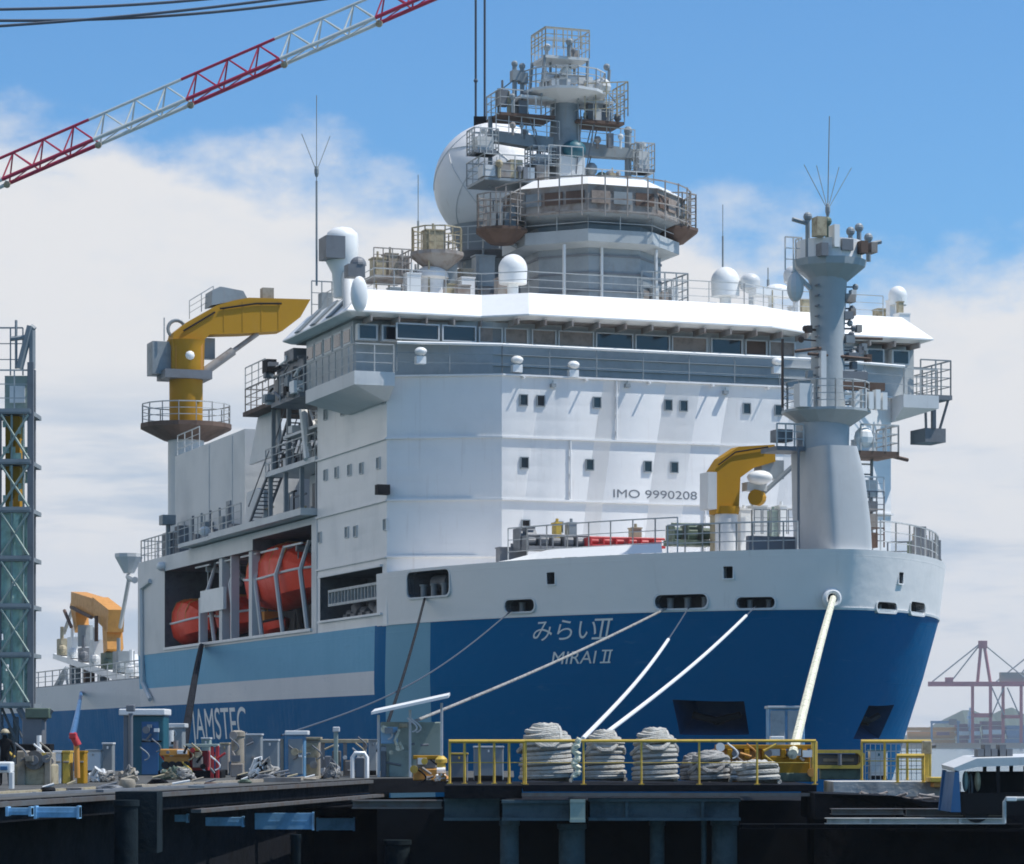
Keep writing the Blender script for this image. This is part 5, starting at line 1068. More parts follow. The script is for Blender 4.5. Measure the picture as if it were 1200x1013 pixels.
c = Vector(((a.x+b.x)/2, 70.5, QZ)); m.v = [v-c for v in m.v]; o = m.build('wire_panel', M_rail); o.location = c; tag(o, 'pale wire mesh panel behind the right landing railing', 'wire panel')

# generic small built things ------------------------------------------------
class T3:                                                      # a thing with image-guided boxes at one distance
    def __init__(s, name, px, D, lb, cat, grp=None, z=QZ): s.o = W(px, 0, D); s.o.z = z; s.D = D; s.t = thing(name, s.o, lb, cat, grp)
    def X(s, px, dd=0): return (px-CX)/SF*(s.D+dd)-s.o.x
    def Z(s, py): return EYE+(HZ-py)/SF*s.D-s.o.z
    def box(s, nm, px0, py0, px1, py1, mat, y0=0., dy=.4, trim=None, z0=None):
        m = MB(); zb = s.Z(py1) if z0 is None else z0; x0, x1, z1 = s.X(px0), s.X(px1), s.Z(py0); m.box(x0, x1, y0, y0+dy, zb, z1)
        o = m.build(nm, mat, s.t)
        bv = o.modifiers.new('bevel', 'BEVEL'); bv.width = min(.03, abs(x1-x0)*.15, abs(z1-zb)*.15); bv.segments = 2; return o
    def tube(s, nm, a, b, r, mat, y0=.2, y1=None):
        m = MB(); y1 = y0 if y1 is None else y1; m.tube((s.X(a[0]), y0, s.Z(a[1])), (s.X(b[0]), y1, s.Z(b[1])), r, n=10); return m.build(nm, mat, s.t, smooth=True)
# teal cabin
q = T3('teal_cabin', 168, 80, 'teal kiosk with thin white roof slab at the left of the quay', 'cabin')
q.box('wall', 147, 839, 192, 905, M_teal, 0, 1.2, z0=0); q.box('roof', 140, 831, 194, 838.5, M_cream, -.15, 1.5); q.box('door', 166, 846, 186, 903, M_blue, -.03, .03, z0=.03)
q.box('corner_post', 145, 838, 150, 905, M_dgrey, -.06, .06, z0=0); q.box('panel_rail', 166, 868, 190, 870, M_black, -.05, .02)
q = T3('floor_light_mast', 152, 79, 'dark slim post with small lamp head in front of the teal kiosk', 'post'); q.tube('pole', (152, 905), (152, 836), .06, M_dgrey); q.box('lamp_head', 147, 826, 157, 834, M_dgrey, .1, .2)
# bottom bits on the left quay
q = T3('mooring_winch', 40, 62, 'beige capstan machine with round drum face on the left quay', 'winch')
q.box('base', 14, 896, 62, 912, M_beige, 0, .8, z0=0); q.tube('drum', (41, 893), (41, 893), .2, M_beige); m = MB(); m.tube((q.X(41), -.15, q.Z(891)), (q.X(41), .6, q.Z(891)), .20, n=18); d = m.build('drum', M_steel, q.t, smooth=True); m = MB(); m.tube((q.X(41), -.2, q.Z(891)), (q.X(41), -.14, q.Z(891)), .10, n=14); m.build('hub', M_dgrey, d)
q.box('side_plate', 20, 880, 30, 905, M_tan, -.05, .7, z0=0); q.box('side_plate', 52, 882, 60, 905, M_tan, -.05, .7, z0=0); q.tube('lever', (44, 880), (44, 862), .05, M_cream)
for px0, px1, lb, mt in ((62, 72, 'narrow cream crate beside the capstan machine', M_cream), (73, 82, 'yellow crate in the middle of the row beside the capstan', M_yel2), (90, 99, 'ochre crate at the right end of the row, right of the orange post', M_yel)):
    q = T3('crate', (px0+px1)/2, 64, lb, 'crate', 'crates in a row on the left quay'); q.box('body', px0, 882, px1, 906, mt, 0, .5, z0=0); q.box('lid', px0-.5, 880, px1+.5, 882.5, mt, -.02, .54); q.box('batten', px0+1, 892, px1-1, 894, M_tan, -.03, .03)
q = T3('hoist_post', 88, 63, 'orange davit post with red hook head between the crates', 'post'); q.tube('post', (89, 912), (88, 872), .06, M_oran2); q.tube('arm', (90, 874), (83, 860), .08, M_red); q.box('head', 80, 859, 88, 866, M_red, .1, .25)
# worker at the far left
def worker(px, D, pyh, lb):
    c = W(px, 0, D); t = thing('person', (c.x, D, QZ), lb, 'person'); H = EYE+(HZ-pyh)/SF*D-QZ; k = H/1.72
    J = {'p': (0, 0, .92), 'w': (0, 0, 1.1), 'c': (0, 0, 1.32), 'n': (0, -.01, 1.46), 'h': (0, -.02, 1.6), 'hl': (-.1, 0, .88), 'kl': (-.12, -.04, .48), 'al': (-.13, .02, .07), 'tl': (-.14, -.13, .03), 'hr': (.1, 0, .88), 'kr': (.11, -.03, .48), 'ar': (.12, .03, .07), 'tr': (.13, -.12, .03),
         'sl': (-.19, 0, 1.38), 'el': (-.26, .02, 1.1), 'wl': (-.22, -.16, .95), 'fl': (-.2, -.24, .93), 'sr': (.19, 0, 1.38), 'er': (.27, .02, 1.1), 'wr': (.25, -.12, .88), 'fr': (.24, -.18, .84)}
    R = dict(p=.14, w=.13, c=.16, n=.06, h=.10, hl=.1, kl=.065, al=.045, tl=.035, hr=.1, kr=.065, ar=.045, tr=.035, sl=.07, el=.05, wl=.032, fl=.03, sr=.07, er=.05, wr=.032, fr=.03)
    E = ['pw', 'wc', 'cn', 'nh', 'p-hl', 'hl-kl', 'kl-al', 'al-tl', 'p-hr', 'hr-kr', 'kr-ar', 'ar-tr', 'c-sl', 'sl-el', 'el-wl', 'wl-fl', 'c-sr', 'sr-er', 'er-wr', 'wr-fr']
    ks = list(J); me = bpy.data.meshes.new('body'); me.from_pydata([Vector(J[a])*k for a in ks], [(ks.index(e.split('-')[0] if '-' in e else e[0]), ks.index(e.split('-')[1] if '-' in e else e[1])) for e in E], [])
    o = bpy.data.objects.new('body', me); C.objects.link(o); o.parent = t; o.modifiers.new('s', 'SKIN'); sv = me.skin_vertices[0].data
    for i, a in enumerate(ks): sv[i].radius = (R[a]*k, R[a]*k*.8); sv[i].use_root = (a == 'p')
    s2 = o.modifiers.new('d', 'SUBSURF'); s2.levels = 1; s2.render_levels = 2; me.materials.append(M_black)
    m = MB(); m.ball((0, -.02*k, 1.65*k), .135*k, .15*k, .12*k, 14, 8, lo=-10); m.lathe([(.16*k, 1.635*k), (.16*k, 1.65*k)], (0, -.03*k, 0), 16); m.build('helmet', M_beige, t, smooth=True); return t
worker(6, 61, 856, 'worker in dark clothes and pale helmet standing at the far left of the quay')
q = T3('bundle', 6, 57, 'pale and blue wrapped bundle at the far left edge below the worker', 'bundle'); q.box('wrap', -4, 893, 13, 906, M_cream, 0, .4); q.box('strap', 0, 898, 9, 903, M_blue, -.03, .03)
q.box('foot', 10, 905, 15, 925, M_grey, 0, .2, z0=0)
# debris ropes on the left quay
def heap(px0, px1, py0, D, lb, mats, seed, name='gear_heap', cat='gear heap'):
    rn = random.Random(seed); a, b = W(px0, 0, D), W(px1, 0, D); h = EYE+(HZ-py0)/SF*D-QZ; c = Vector(((a.x+b.x)/2, D+.3, QZ)); L = (b.x-a.x)/2; t = thing(name, c, lb, cat)
    for j, mt in enumerate(mats):
        m = MB(); pts = []; cx_ = rn.uniform(-L*.5, L*.5)
        for i in range(70):
            th = i*.55; pts.append((cx_*.6+L*(.25+.5*rn.random())*math.cos(th), .3*math.sin(th), max(.04, h*(.1+.75*rn.random()*(1-abs(math.cos(th))*.5)*(i/70+.3)))))
        m.path(pts, .045, 5); m.build('hose', mt, t, smooth=True)
    return t
heap(183, 232, 893, 70, 'low tangle of yellow green hose in front of the red machine', [M_beige, M_ropeg, M_dkgreen], 4)
heap(132, 160, 893, 66, 'dark and cream tangle of gear at the foot of the teal kiosk', [M_ropeg, M_tan], 6)
heap(290, 326, 884, 72, 'black and white tangle of hoses left of the grey cabinet', [M_black, M_cream, M_ropeg], 8)
heap(100, 135, 896, 66, 'pale low tangle of rope between crates and teal kiosk', [M_ropeg, M_grey], 10)
heap(375, 400, 886, 72, 'dark machine hoses under the yellow beam', [M_dgrey, M_ropeg], 12)
rn = random.Random(77); ed = (Vector((e1.x, e1.y, 0))-Vector((e0.x, e0.y, 0))).normalized(); en = Vector((-ed.y, ed.x, 0))
words = ('black round pot', 'rusty flat plate', 'dark grey wire coil', 'tan round block', 'grey flat board', 'black hose loop', 'brown round drum lid', 'thin steel plate', 'green cord loop', 'black round spool', 'rusty flat bar', 'grey cord loop', 'tan round sack', 'grey flat pad')
for k in range(14):
    t_ = .30+.67*k/14; p_ = Vector((e0.x, e0.y, 0)).lerp(Vector((e1.x, e1.y, 0)), t_)+en*rn.uniform(.5, 1.6)+Vector((0, 0, QZ+.012)); px_ = CX+SF*p_.x/p_.y
    near = 'below the teal kiosk' if px_ < 190 else 'in front of the red pump set' if px_ < 262 else 'below the tan round post' if px_ < 320 else 'below the blue grey cabinet' if px_ < 372 else 'in front of the yellow beam and white hoop'
    q_ = thing('scrap_piece', p_, '%s lying near the quay edge %s' % (words[k], near), 'scrap'); a_ = rn.uniform(.12, .35); h_ = rn.uniform(.05, .2); m = MB()
    if k % 3 == 0: m.lathe([(a_*.6, 0), (a_*.7, h_*.5), (a_*.6, h_), (a_*.3, h_*1.1)], (0, 0, 0), 14)
    elif k % 3 == 1: m.loft([[Vector((-a_*1.4, -.1, z)), Vector((a_*1.4, -.14, z)), Vector((a_*1.3, .2, z)), Vector((-a_*1.2, .16, z))] for z in (0, h_*.5)])
    else: m.path([(a_*(1-.01*i)*math.cos(i*.5), .5*a_*math.sin(i*.5), .03+h_*.012*i) for i in range(50)], .025, 5)
    m.build('piece', (M_black, M_rust, M_dgrey, M_tan, M_mgrey, M_quayblk, M_brown, M_steel, M_dkgreen)[k % 9], q_, smooth=(k % 3 != 1))
    m = MB(); m.tube((-a_*.5, 0, h_), (a_*.5, .05, h_+.06), .025, n=6); m.build('loose_end', (M_grey, M_beige, M_dgrey, M_tan)[k % 4], q_)
# red machine with yellow hood
q = T3('pump_set', 222, 74, 'red framed pump set with bright yellow hood on the left quay', 'pump')
q.box('skid', 185, 903, 260, 912, M_black, 0, 1, z0=0); q.box('hood', 188, 878, 222, 886, M_oran2, -.1, .9); q.box('engine', 192, 884, 222, 903, M_oran2, 0, .8, z0=.1); q.box('hood_painted_highlight', 208, 879, 220, 884, M_cream, -.13, .03)  # the pale plate on the hood is a painted highlight
q.box('control_panel', 222, 880, 243, 906, M_red, .1, .6, z0=.1); q.box('valve_block', 226, 886, 238, 900, M_rust, -.1, .2)
for px in (247, 253): q.box('frame_post', px, 874, px+4, 909, M_red, -.1, .12, z0=0)
q.box('frame_beam', 218, 872, 256, 876, M_lgreen, -.1, .5); q.tube('exhaust', (205, 880), (205, 868), .06, M_dgrey)
m = MB()
for k in range(4): m.tube((q.X(194+k*8), -.05, q.Z(897)), (q.X(194+k*8), .1, q.Z(897)), .10, n=12)
m.build('wheels', M_rubber, q.t)
q = T3('grey_machine', 202, 84, 'dark grey compressor with domed top behind the yellow hood', 'machine'); q.box('body', 184, 852, 214, 880, M_mgrey, 0, .8, z0=0); q.box('cap', 182, 848, 217, 853, M_grey, -.05, .9); q.tube('pipe', (200, 856), (200, 875), .1, M_grey, -.08)
# posts and boxes
q = T3('mooring_post', 277, 76, 'tan round concrete post with dark cap behind the pump set', 'post')
m = MB(); R = q.X(285)-q.X(277); m.lathe([(R, 0), (R*.96, q.Z(864)), (R*1.1, q.Z(863)), (R*1.1, q.Z(858)), (R*.5, q.Z(856))], (0, .4, 0), 16); m.build('column', M_tan, q.t, smooth=True); q.box('plate', 270, 895, 285, 908, M_rust, 0, .1, z0=0)
q = T3('grey_box', 296, 80, 'plain grey steel box beside the tan round post', 'box'); q.box('body', 287, 861, 306, 905, M_mgrey, 0, .6, z0=0); q.box('lid', 286, 860, 307, 862, M_grey, -.03, .66)
q = T3('electric_cabinet', 346, 76, 'tall blue grey cabinet with white top in the middle of the quay', 'cabinet'); q.box('body', 334, 862, 357, 912, M_bluet, 0, .6, z0=0); q.box('top_cover', 334, 856.5, 361, 861.5, M_cream, -.06, .7); q.box('door', 338, 866, 355, 908, M_mgrey, -.03, .03, z0=.08); q.box('side_pipe', 328, 866, 332, 912, M_tan, .1, .1, z0=0)
q = T3('tan_cabinet', 365, 77, 'weathered tan cabinet right beside the blue grey one', 'cabinet'); q.box('body', 357, 867, 374, 912, M_tan, 0, .6, z0=0); q.box('roof', 356, 864, 376, 867, M_beige, -.05, .7); q.box('door', 359, 871, 372, 908, M_beige, -.02, .02, z0=.05)
q = T3('yellow_portal', 402, 79, 'pale yellow horizontal beam on posts over grey machinery', 'portal'); q.box('beam', 374, 866.5, 431, 871, M_beige, 0, .3)
for px in (376, 402, 425): q.box('post', px, 871, px+4, 910, M_rust, .05, .2, z0=0)
for i, (a, b, c_, d, mt) in enumerate(((381, 886, 389, 908, M_dgrey), (390, 880, 400, 905, M_steel), (405, 892, 412, 908, M_rust))): q.box('pump_body', a, b, c_, d, mt, -.3, .25, z0=0)
q = T3('slim_post', 393, 76, 'slim pale post standing taller than the yellow beam', 'post'); q.box('pole', 391, 856, 396, 912, M_lgreen, 0, .1, z0=0); q.box('cap', 390, 852, 398, 858, M_grey, -.03, .16)
q = T3('white_arch', 421, 74, 'small white arched hoop over a dark box, left of the shelter', 'hoop')
m = MB(); m.path([(q.X(413), 0, 0), (q.X(413), 0, q.Z(888)), (q.X(416), 0, q.Z(883)), (q.X(427), 0, q.Z(883)), (q.X(430), 0, q.Z(888)), (q.X(430), 0, 0)], .055, 8); m.build('hoop', M_cream, q.t, smooth=True); q.box('box', 416, 888, 427, 908, M_dgrey, .05, .3, z0=0)
# shelter with sloping white roof
q = T3('quay_shelter', 480, 76, 'grey green quay shelter with bright sloping white roof', 'shelter')
q.box('rear_panel', 444, 846, 516, 906, M_lgreen, .9, .06, z0=0)
m = MB(); a0, b0 = Vector((q.X(436), -.5, q.Z(838))), Vector((q.X(526), -.5, q.Z(818.5)))
m.ext([a0, b0, b0+Vector((0, 0, .07)), a0+Vector((0, 0, .07))], (0, 2.0, .0)); m.v = [v+Vector((0, 0, .10*(v.y > 0))) for v in m.v]; m.build('roof', M_cream, q.t)
for px, top in ((442, 838), (516, 824), (479, 832)): q.box('post', px, top, px+3, 910, M_grey, 0, .08, z0=0)
q.box('sign_board', 446, 852, 466, 872, M_pblue, .0, .05); q.box('side_window', 468, 848, 478, 853, M_beige, -.03, .06); q.tube('cross_pipe', (446, 893), (470, 897), .03, M_dgrey); q.box('locker', 446, 874, 452, 908, M_dgrey, .1, .4, z0=0); q.box('bench', 455, 880, 480, 906, M_lgreen, .2, .4, z0=0)
m = MB(); m.path([(q.X(468), -.05, q.Z(855)), (q.X(463), -.08, q.Z(868)), (q.X(468), -.05, q.Z(880)), (q.X(472), -.05, q.Z(878)), (q.X(468), -.05, q.Z(870))], .04, 6); m.build('hanging_rope', M_ropey, q.t)
for (a0, b0, c0, d0, D0, mt, m2, lb) in ((100, 880, 118, 906, 80, M_grey, M_mgrey, 'pale grey crate between the ochre crate and teal kiosk'), (120, 872, 132, 906, 82, M_mgrey, M_cream, 'slim grey crate with white lid left of the teal kiosk'), (236, 866, 246, 900, 82, M_lgreen, M_grey, 'pale green case standing behind the red pump set'), (258, 872, 268, 905, 80, M_rust, M_beige, 'rusty case between pump set and tan round post'), (306, 868, 326, 902, 84, M_mgrey, M_grey, 'grey case behind the black and white hose tangle'), (432, 868, 442, 906, 80, M_rail, M_mgrey, 'grey narrow case touching the left side of the shelter'), (528, 884, 548, 914, 68, M_dgrey, M_yel2, 'dark case with yellow lid behind the short jetty railing'), (555, 876, 590, 912, 70, M_mgrey, M_grey, 'low grey case behind the short jetty railing'), (1020, 880, 1040, 912, 72, M_grey, M_teal, 'pale case with teal lid behind the wire panel')):
    q = T3('gear_case', (a0+c0)/2, D0, lb, 'case'); q.box('body', a0, b0, c0, d0, mt, 0, .5, z0=0); q.box('lid', a0-.6, b0-1.5, c0+.6, b0+.5, m2, -.03, .56); q.box('hasp', (a0+c0)/2-1, b0+3, (a0+c0)/2+1, b0+6, m2, -.03, .03); q.box('runner', a0+1, d0-3, c0-1, d0, M_black, -.02, .1, z0=0)
q = T3('orange_bench', 498, 70, 'rusty orange stand with yellow top right of the shelter', 'stand'); q.box('top', 484, 885.5, 515, 890, M_yel, 0, .5); q.box('legs', 488, 890, 511, 901, M_rust, .05, .3); q.box('skirt', 484, 901, 513, 918, M_oran2, 0, .4, z0=0)
q = T3('hydrant', 517, 69, 'small yellow hydrant at the start of the jetty railing', 'hydrant'); m = MB(); m.lathe([(.10, 0), (.10, q.Z(895)), (.14, q.Z(894)), (.14, q.Z(890)), (.06, q.Z(886))], (0, .1, 0), 12); m.build('barrel', M_yel2, q.t, smooth=True); q.tube('outlet', (512, 903), (522, 903), .07, M_cream, .0)
heap(508, 530, 905, 68.5, 'small brown and white scraps at the foot of the hydrant', [M_cream, M_oran2], 14)
# yellow machine and tank on the right of the jetty
q = T3('yellow_capstan', 915, 68, 'yellow mooring machine with dark openings behind the rope heaps', 'capstan')
q.box('frame', 840, 873, 951, 878, M_yel, 0, .7); q.box('body', 893, 886, 950, 912, M_yel, 0, 1.0, z0=0); q.box('body', 838, 878, 893, 905, M_oran2, .2, .8, z0=0)
for px in (852, 872, 893, 915, 940): q.box('bracket', px, 878, px+6, 889, M_yel, -.05, .3)
for px in (862, 900, 926): m = MB(); m.tube((q.X(px), -.08, q.Z(883)), (q.X(px), .3, q.Z(883)), .09, n=12); m.build('roller', M_dgrey, q.t)
q.box('lamp', 903, 863, 919, 868, M_cream, 0, .3); q.box('end_post', 950, 869, 957, 916, M_yel2, -.2, .15, z0=0); q.box('foot_plate', 880, 906, 955, 916, M_dkgreen, -.1, .9, z0=0)
q = T3('yellow_tank', 985, 72, 'yellow rounded tank frame right of the mooring machine', 'tank')
m = MB(); n = 10; L = [(q.X(958), q.Z(879)), (q.X(1008), q.Z(879)), (q.X(1014), q.Z(884)), (q.X(1014), q.Z(896)), (q.X(1007), q.Z(901)), (q.X(958), q.Z(901)), (q.X(958), q.Z(897)), (q.X(1005), q.Z(897)), (q.X(1009), q.Z(893)), (q.X(1009), q.Z(887)), (q.X(1005), q.Z(883)), (q.X(958), q.Z(883))]
m.ext([(x, 0, z) for x, z in L], (0, .6, 0)); m.build('shell', M_yel2, q.t); q.box('rear_plate', 958, 884, 1008, 897, M_dgrey, .3, .1); q.box('label_band', 966, 889, 1002, 893, M_tan, .2, .05); q.box('support', 962, 901, 1010, 912, M_dkgreen, .1, .4, z0=0); q.tube('pipe', (984, 884), (984, 897), .05, M_dgrey, .0)
q = T3('grey_booth', 922, 86, 'pale blue grey two door booth standing against the blue bow', 'booth'); q.box('wall', 901, 830, 943, 900, M_pblue, 0, 1, z0=0)
for px in (903, 923): q.box('door', px, 833, px+17, 898, M_rail, -.04, .04, z0=.1)
q.box('roof', 899.5, 827.5, 944.5, 830.5, M_grey, -.08, 1.15)
q = T3('orange_box', 1107, 66, 'ochre steel box with yellow lid left of the parked truck', 'box'); q.box('body', 1094, 917, 1122, 935, M_oran2, 0, .6, z0=-.1); q.box('lid', 1090, 911, 1124, 917, M_yel2, -.05, .7)
q = T3('scrap_pile', 1060, 62, 'low dark scrap pile of bars below the landing slab', 'scrap', z=3.25)
rn = random.Random(2); m = MB()
for k in range(26): x = rn.uniform(-.9, .9); m.tube((x, rn.uniform(0, 1), rn.uniform(0, .12)), (x+rn.uniform(-.5, .5), rn.uniform(0, 1), rn.uniform(0, .2)), rn.uniform(.02, .05), n=6)
m.build('bars', M_rust, q.t)
# mesh-panelled posts between landing and truck
q = T3('gate_post', 1087, 67, 'tall worn yellow post with a box head at the landing end', 'post'); q.box('post', 1084, 872, 1089, 935, M_yel2, 0, .1, z0=-.1); q.box('head', 1081, 868, 1092, 884, M_beige, -.03, .16); q.tube('arm', (1086, 876), (1098, 874), .05, M_dgrey)
# truck at the right edge
q = T3('work_truck', 1175, 57, 'dark work truck with pale roof and blue corner, cut by the right edge', 'truck', z=3.27)
def tp_(px, py, y): return Vector((q.X(px), y, q.Z(py)))
m = MB(); m.ext([tp_(1118, 900, 0), tp_(1145, 889, 0), tp_(1285, 885, 0), tp_(1285, 894, 0), tp_(1145, 899, 0), tp_(1119, 905, 0)], (0, 1.7, 0)); m.v = [v+Vector((0, 0, .05*(1 if .1 < v.y else 0))) for v in m.v]; m.build('roof', M_grey, q.t)
for y in (0, 1.62):
    m = MB(); m.ext([tp_(1114, 952, y), tp_(1126, 952, y), tp_(1124, 904, y), tp_(1119, 903, y)], (0, .08, 0)); m.build('corner_pillar', M_blue, q.t)
    m = MB(); m.ext([tp_(1126, 930, y), tp_(1285, 927, y), tp_(1285, 955, y), tp_(1126, 955, y)], (0, .08, 0)); bd = m.build('side_panel', M_black, q.t)
    for px in (1168, 1200, 1240): m = MB(); m.ext([tp_(px, 898, y), tp_(px+4, 898, y), tp_(px+4, 930, y), tp_(px, 930, y)], (0, .08, 0)); m.build('window_post', M_black, q.t)
m = MB(); m.ext([tp_(1122, 905, 0.02), tp_(1122, 905, 1.7), tp_(1116, 952, 1.7), tp_(1116, 952, 0.02)], (.03, 0, 0)); m.build('windscreen_frame', M_blue, q.t)
m = MB(); m.box(q.X(1145), q.X(1285), 1.0, 1.5, .2, q.Z(905)); m.build('seat', M_black, q.t)
m = MB(); c = tp_(1142, 922, .5); m.path([c+Vector((.06*math.sin(a)*0, .22*math.cos(a), .22*math.sin(a))) for a in [2*math.pi*i/16 for i in range(17)]], .02, 6); m.build('steering_wheel', M_dgrey, q.t)
for px, a in ((1148, .25), (1134, .3)): m = MB(); m.ball(tp_(px, 916, a), .06, .1, .2, 10, 8); m.build('mirror', M_beige if px > 1140 else M_lgreen, q.t, smooth=True)
m = MB()
for i, px in enumerate((1152, 1160, 1168, 1178, 1186)): m.box(q.X(px), q.X(px+7), .6, 1.1, q.Z(887), q.Z(878-5*(i % 2)))
m.build('roof_load', M_dgrey, q.t)
for px in (1145, 1250): m = MB(); m.tube((q.X(px), .05, -.05), (q.X(px), .3, -.05), .26, n=18); m.build('wheel', M_rubber, q.t, smooth=True)
q = T3('barrier', 1188, 54, 'white and grey bent pipe barrier in front of the truck', 'barrier', z=2.8); m = MB(); m.path([(q.X(1177), 0, q.Z(965)), (q.X(1177), 0, q.Z(940)), (q.X(1179), 0, q.Z(936)), (q.X(1290), 0, q.Z(936))], .035, 8); m.build('pipe', M_rail, q.t); q.box('white_plate', 1179, 934, 1191, 939, M_cream, -.05, .04)

def detail(name, px0, px1, py0, py1, n, mats, seed):
    o = [x for x in bpy.data.objects if x.name.startswith(name) and x.get('category')][-1]; rn = random.Random(seed); D = o.location.y
    for k in range(n):
        a = W(rn.uniform(px0, px1), rn.uniform(py0, py1), D)-o.location; a.y = rn.uniform(-.35, .1); a.z = max(a.z, .06); L_ = rn.uniform(.08, .3); m = MB(); c = k % 4
        if c == 0: m.tube(a, a+Vector((L_*rn.choice((-1, 1)), 0, rn.uniform(-.1, .2))), .03, n=7); nm = 'pipe'
        elif c == 1: m.box(a.x-L_*.4, a.x+L_*.4, a.y-.06, a.y+.08, a.z-L_*.3, a.z+L_*.3); nm = 'junction_box'
        elif c == 2: m.tube(a, a+Vector((0, -.08, 0)), L_*.35, n=12); nm = 'hand_wheel'
        else: m.path([a+Vector((.12*math.sin(i*.6), -.05, -.10*math.cos(i*.4)+.02*i)) for i in range(9)], .02, 6); nm = 'hose'
        m.build(nm, mats[k % len(mats)], o, smooth=(c != 1))
detail('mooring_winch', 16, 60, 880, 904, 12, (M_rust, M_tan, M_dgrey, M_cream, M_yel2), 1)
detail('pump_set', 186, 256, 874, 908, 22, (M_dgrey, M_beige, M_red, M_cream, M_black, M_yel2), 2)
detail('yellow_portal', 376, 430, 874, 908, 18, (M_grey, M_dgrey, M_rust, M_beige, M_cream), 3)
detail('grey_machine', 184, 216, 852, 880, 8, (M_dgrey, M_grey, M_black), 4)
detail('yellow_capstan', 842, 952, 874, 910, 20, (M_black, M_oran2, M_yel2, M_rust, M_cream), 5)
detail('orange_bench', 485, 514, 890, 914, 8, (M_rust, M_cream, M_yel2, M_black), 6)
detail('quay_shelter', 446, 515, 850, 905, 12, (M_dgrey, M_mgrey, M_ropey, M_grey), 7)
detail('electric_cabinet', 336, 356, 864, 908, 6, (M_dgrey, M_grey, M_beige), 8)
detail('tan_cabinet', 358, 373, 870, 906, 5, (M_rust, M_dgrey), 9)
detail('teal_cabin', 149, 190, 842, 900, 8, (M_dgrey, M_mgrey, M_cream), 10)
detail('grey_box', 288, 305, 864, 902, 5, (M_dgrey, M_rust), 11)
detail('mooring_post', 271, 284, 862, 904, 4, (M_rust, M_dgrey), 12)
# ------------------------------------------------------------------ green netted stair tower on the left
D = 100; q = T3('scaffold_tower', 18, D, 'tall scaffold stair tower wrapped in green netting at the left edge', 'scaffold')
lv = [429, 483, 542, 598, 655, 711, 768, 827]
for px, y in ((36, 0), (27, 2.0), (-2, 0), (-60, 0), (-60, 2.2)): 
    m = MB(); m.box(q.X(px)-.1, q.X(px)+.1, y-.1, y+.1, 0, q.Z(425 if px > 0 else 480)); m.build('post', M_dgrey, q.t)
for i, py in enumerate(lv[1:]): m = MB(); z = q.Z(py); m.box(q.X(-62), q.X(37), -.15, 2.1, z-.07, z+.07); m.box(q.X(-60), q.X(36), -.18, -.15, z-.02, z+.10); m.build('floor_beam', M_mgrey, q.t)
for i in range(1, 7):
    z0, z1_ = q.Z(lv[i+1])+.1, q.Z(lv[i])-.1
    m = MB(); x0, x1 = q.X(-58), q.X(36)
    rn = random.Random(i)
    nx, nz = 26, 7
    vs = [(x0+(x1-x0)*a/nx, .0+.05*math.sin(a*1.3+i)+.04*rn.uniform(-1, 1), z0+(z1_-z0)*b_/nz) for b_ in range(nz+1) for a in range(nx+1)]
    m.add(vs, [(b_*(nx+1)+a, b_*(nx+1)+a+1, (b_+1)*(nx+1)+a+1, (b_+1)*(nx+1)+a) for b_ in range(nz) for a in range(nx) if rn.random() < (.985 if i > 2 else .12)]); m.build('net_panel', M_green, q.t)
    m = MB()
    for s in (0, 1):
        a, b_ = (q.X(2), q.X(34)); m.tube((a, -.14, z0 if s else z1_), (b_, -.14, z1_ if s else z0), .045, n=5)
    m.tube((q.X(-55), -.05, z0), (q.X(-3), -.05, z1_), .045, n=5); m.tube((q.X(14), -.06, z0), (q.X(14), -.06, z1_), .04, n=5); m.tube((q.X(28), -.06, z0), (q.X(28), -.06, z1_), .04, n=5); m.build('brace', M_lgreen, q.t)
for py0, py1 in ((487, 538), (546, 594)): m = MB(); m.box(q.X(5), q.X(22), .2, 1.2, q.Z(py1), q.Z(py0)); o = m.build('ochre_panel', M_yel, q.t); MB().box(q.X(12), q.X(14), .15, .2, q.Z(py1), q.Z(py0)).build('panel_rib', M_beige, o)
for i in range(3, 7): stair_z0, stair_z1 = q.Z(lv[i+1])+.1, q.Z(lv[i])+.1; m = MB(); m.ext([(q.X(4), .8, stair_z0), (q.X(32), .8, stair_z1), (q.X(32), .8, stair_z1-.2), (q.X(4), .8, stair_z0-.2)], (0, .7, 0)); m.build('stair_flight', M_mgrey, q.t)
m = MB(); m.rail([(q.X(-60), 0, q.Z(483)), (q.X(36), 0, q.Z(483)), (q.X(27), 2.0, q.Z(483))], h=1.4, step=.5, r=.03, bars=3); m.build('top_railing', M_rail, q.t)
m = MB(); m.box(q.X(2), q.X(30), .6, 1.6, q.Z(480), q.Z(438)); m.build('top_cabin', M_lgreen, q.t); m = MB(); m.box(q.X(8), q.X(26), .55, .6, q.Z(470), q.Z(450)); m.build('cabin_window', M_cream, q.t)
m = MB(); m.rail([(q.X(-20), .5, q.Z(438)), (q.X(24), .5, q.Z(438))], h=1.6, step=.5, r=.03); m.tube((q.X(20), .5, q.Z(430)), (q.X(33), .5, q.Z(380)), .14); m.tube((q.X(33), .5, q.Z(380)), (q.X(38), .5, q.Z(384)), .1); m.tube((q.X(16), .5, q.Z(430)), (q.X(16), .5, q.Z(373)), .05); m.tube((q.X(10), .5, q.Z(395)), (q.X(36), .5, q.Z(392)), .08); m.tube((q.X(35), .5, q.Z(430)), (q.X(35), .5, q.Z(385)), .12); m.build('mast_head', M_mgrey, q.t)
m = MB()
for k in range(9): m.box(q.X(-50+k*10), q.X(-46+k*10), .9+.3*(k % 3), 1.4+.3*(k % 3), 0, q.Z(860-(k*13) % 29)); m.tube((q.X(-50+k*10), .4, q.Z(830)), (q.X(-30+k*9), .4, q.Z(865)), .05)
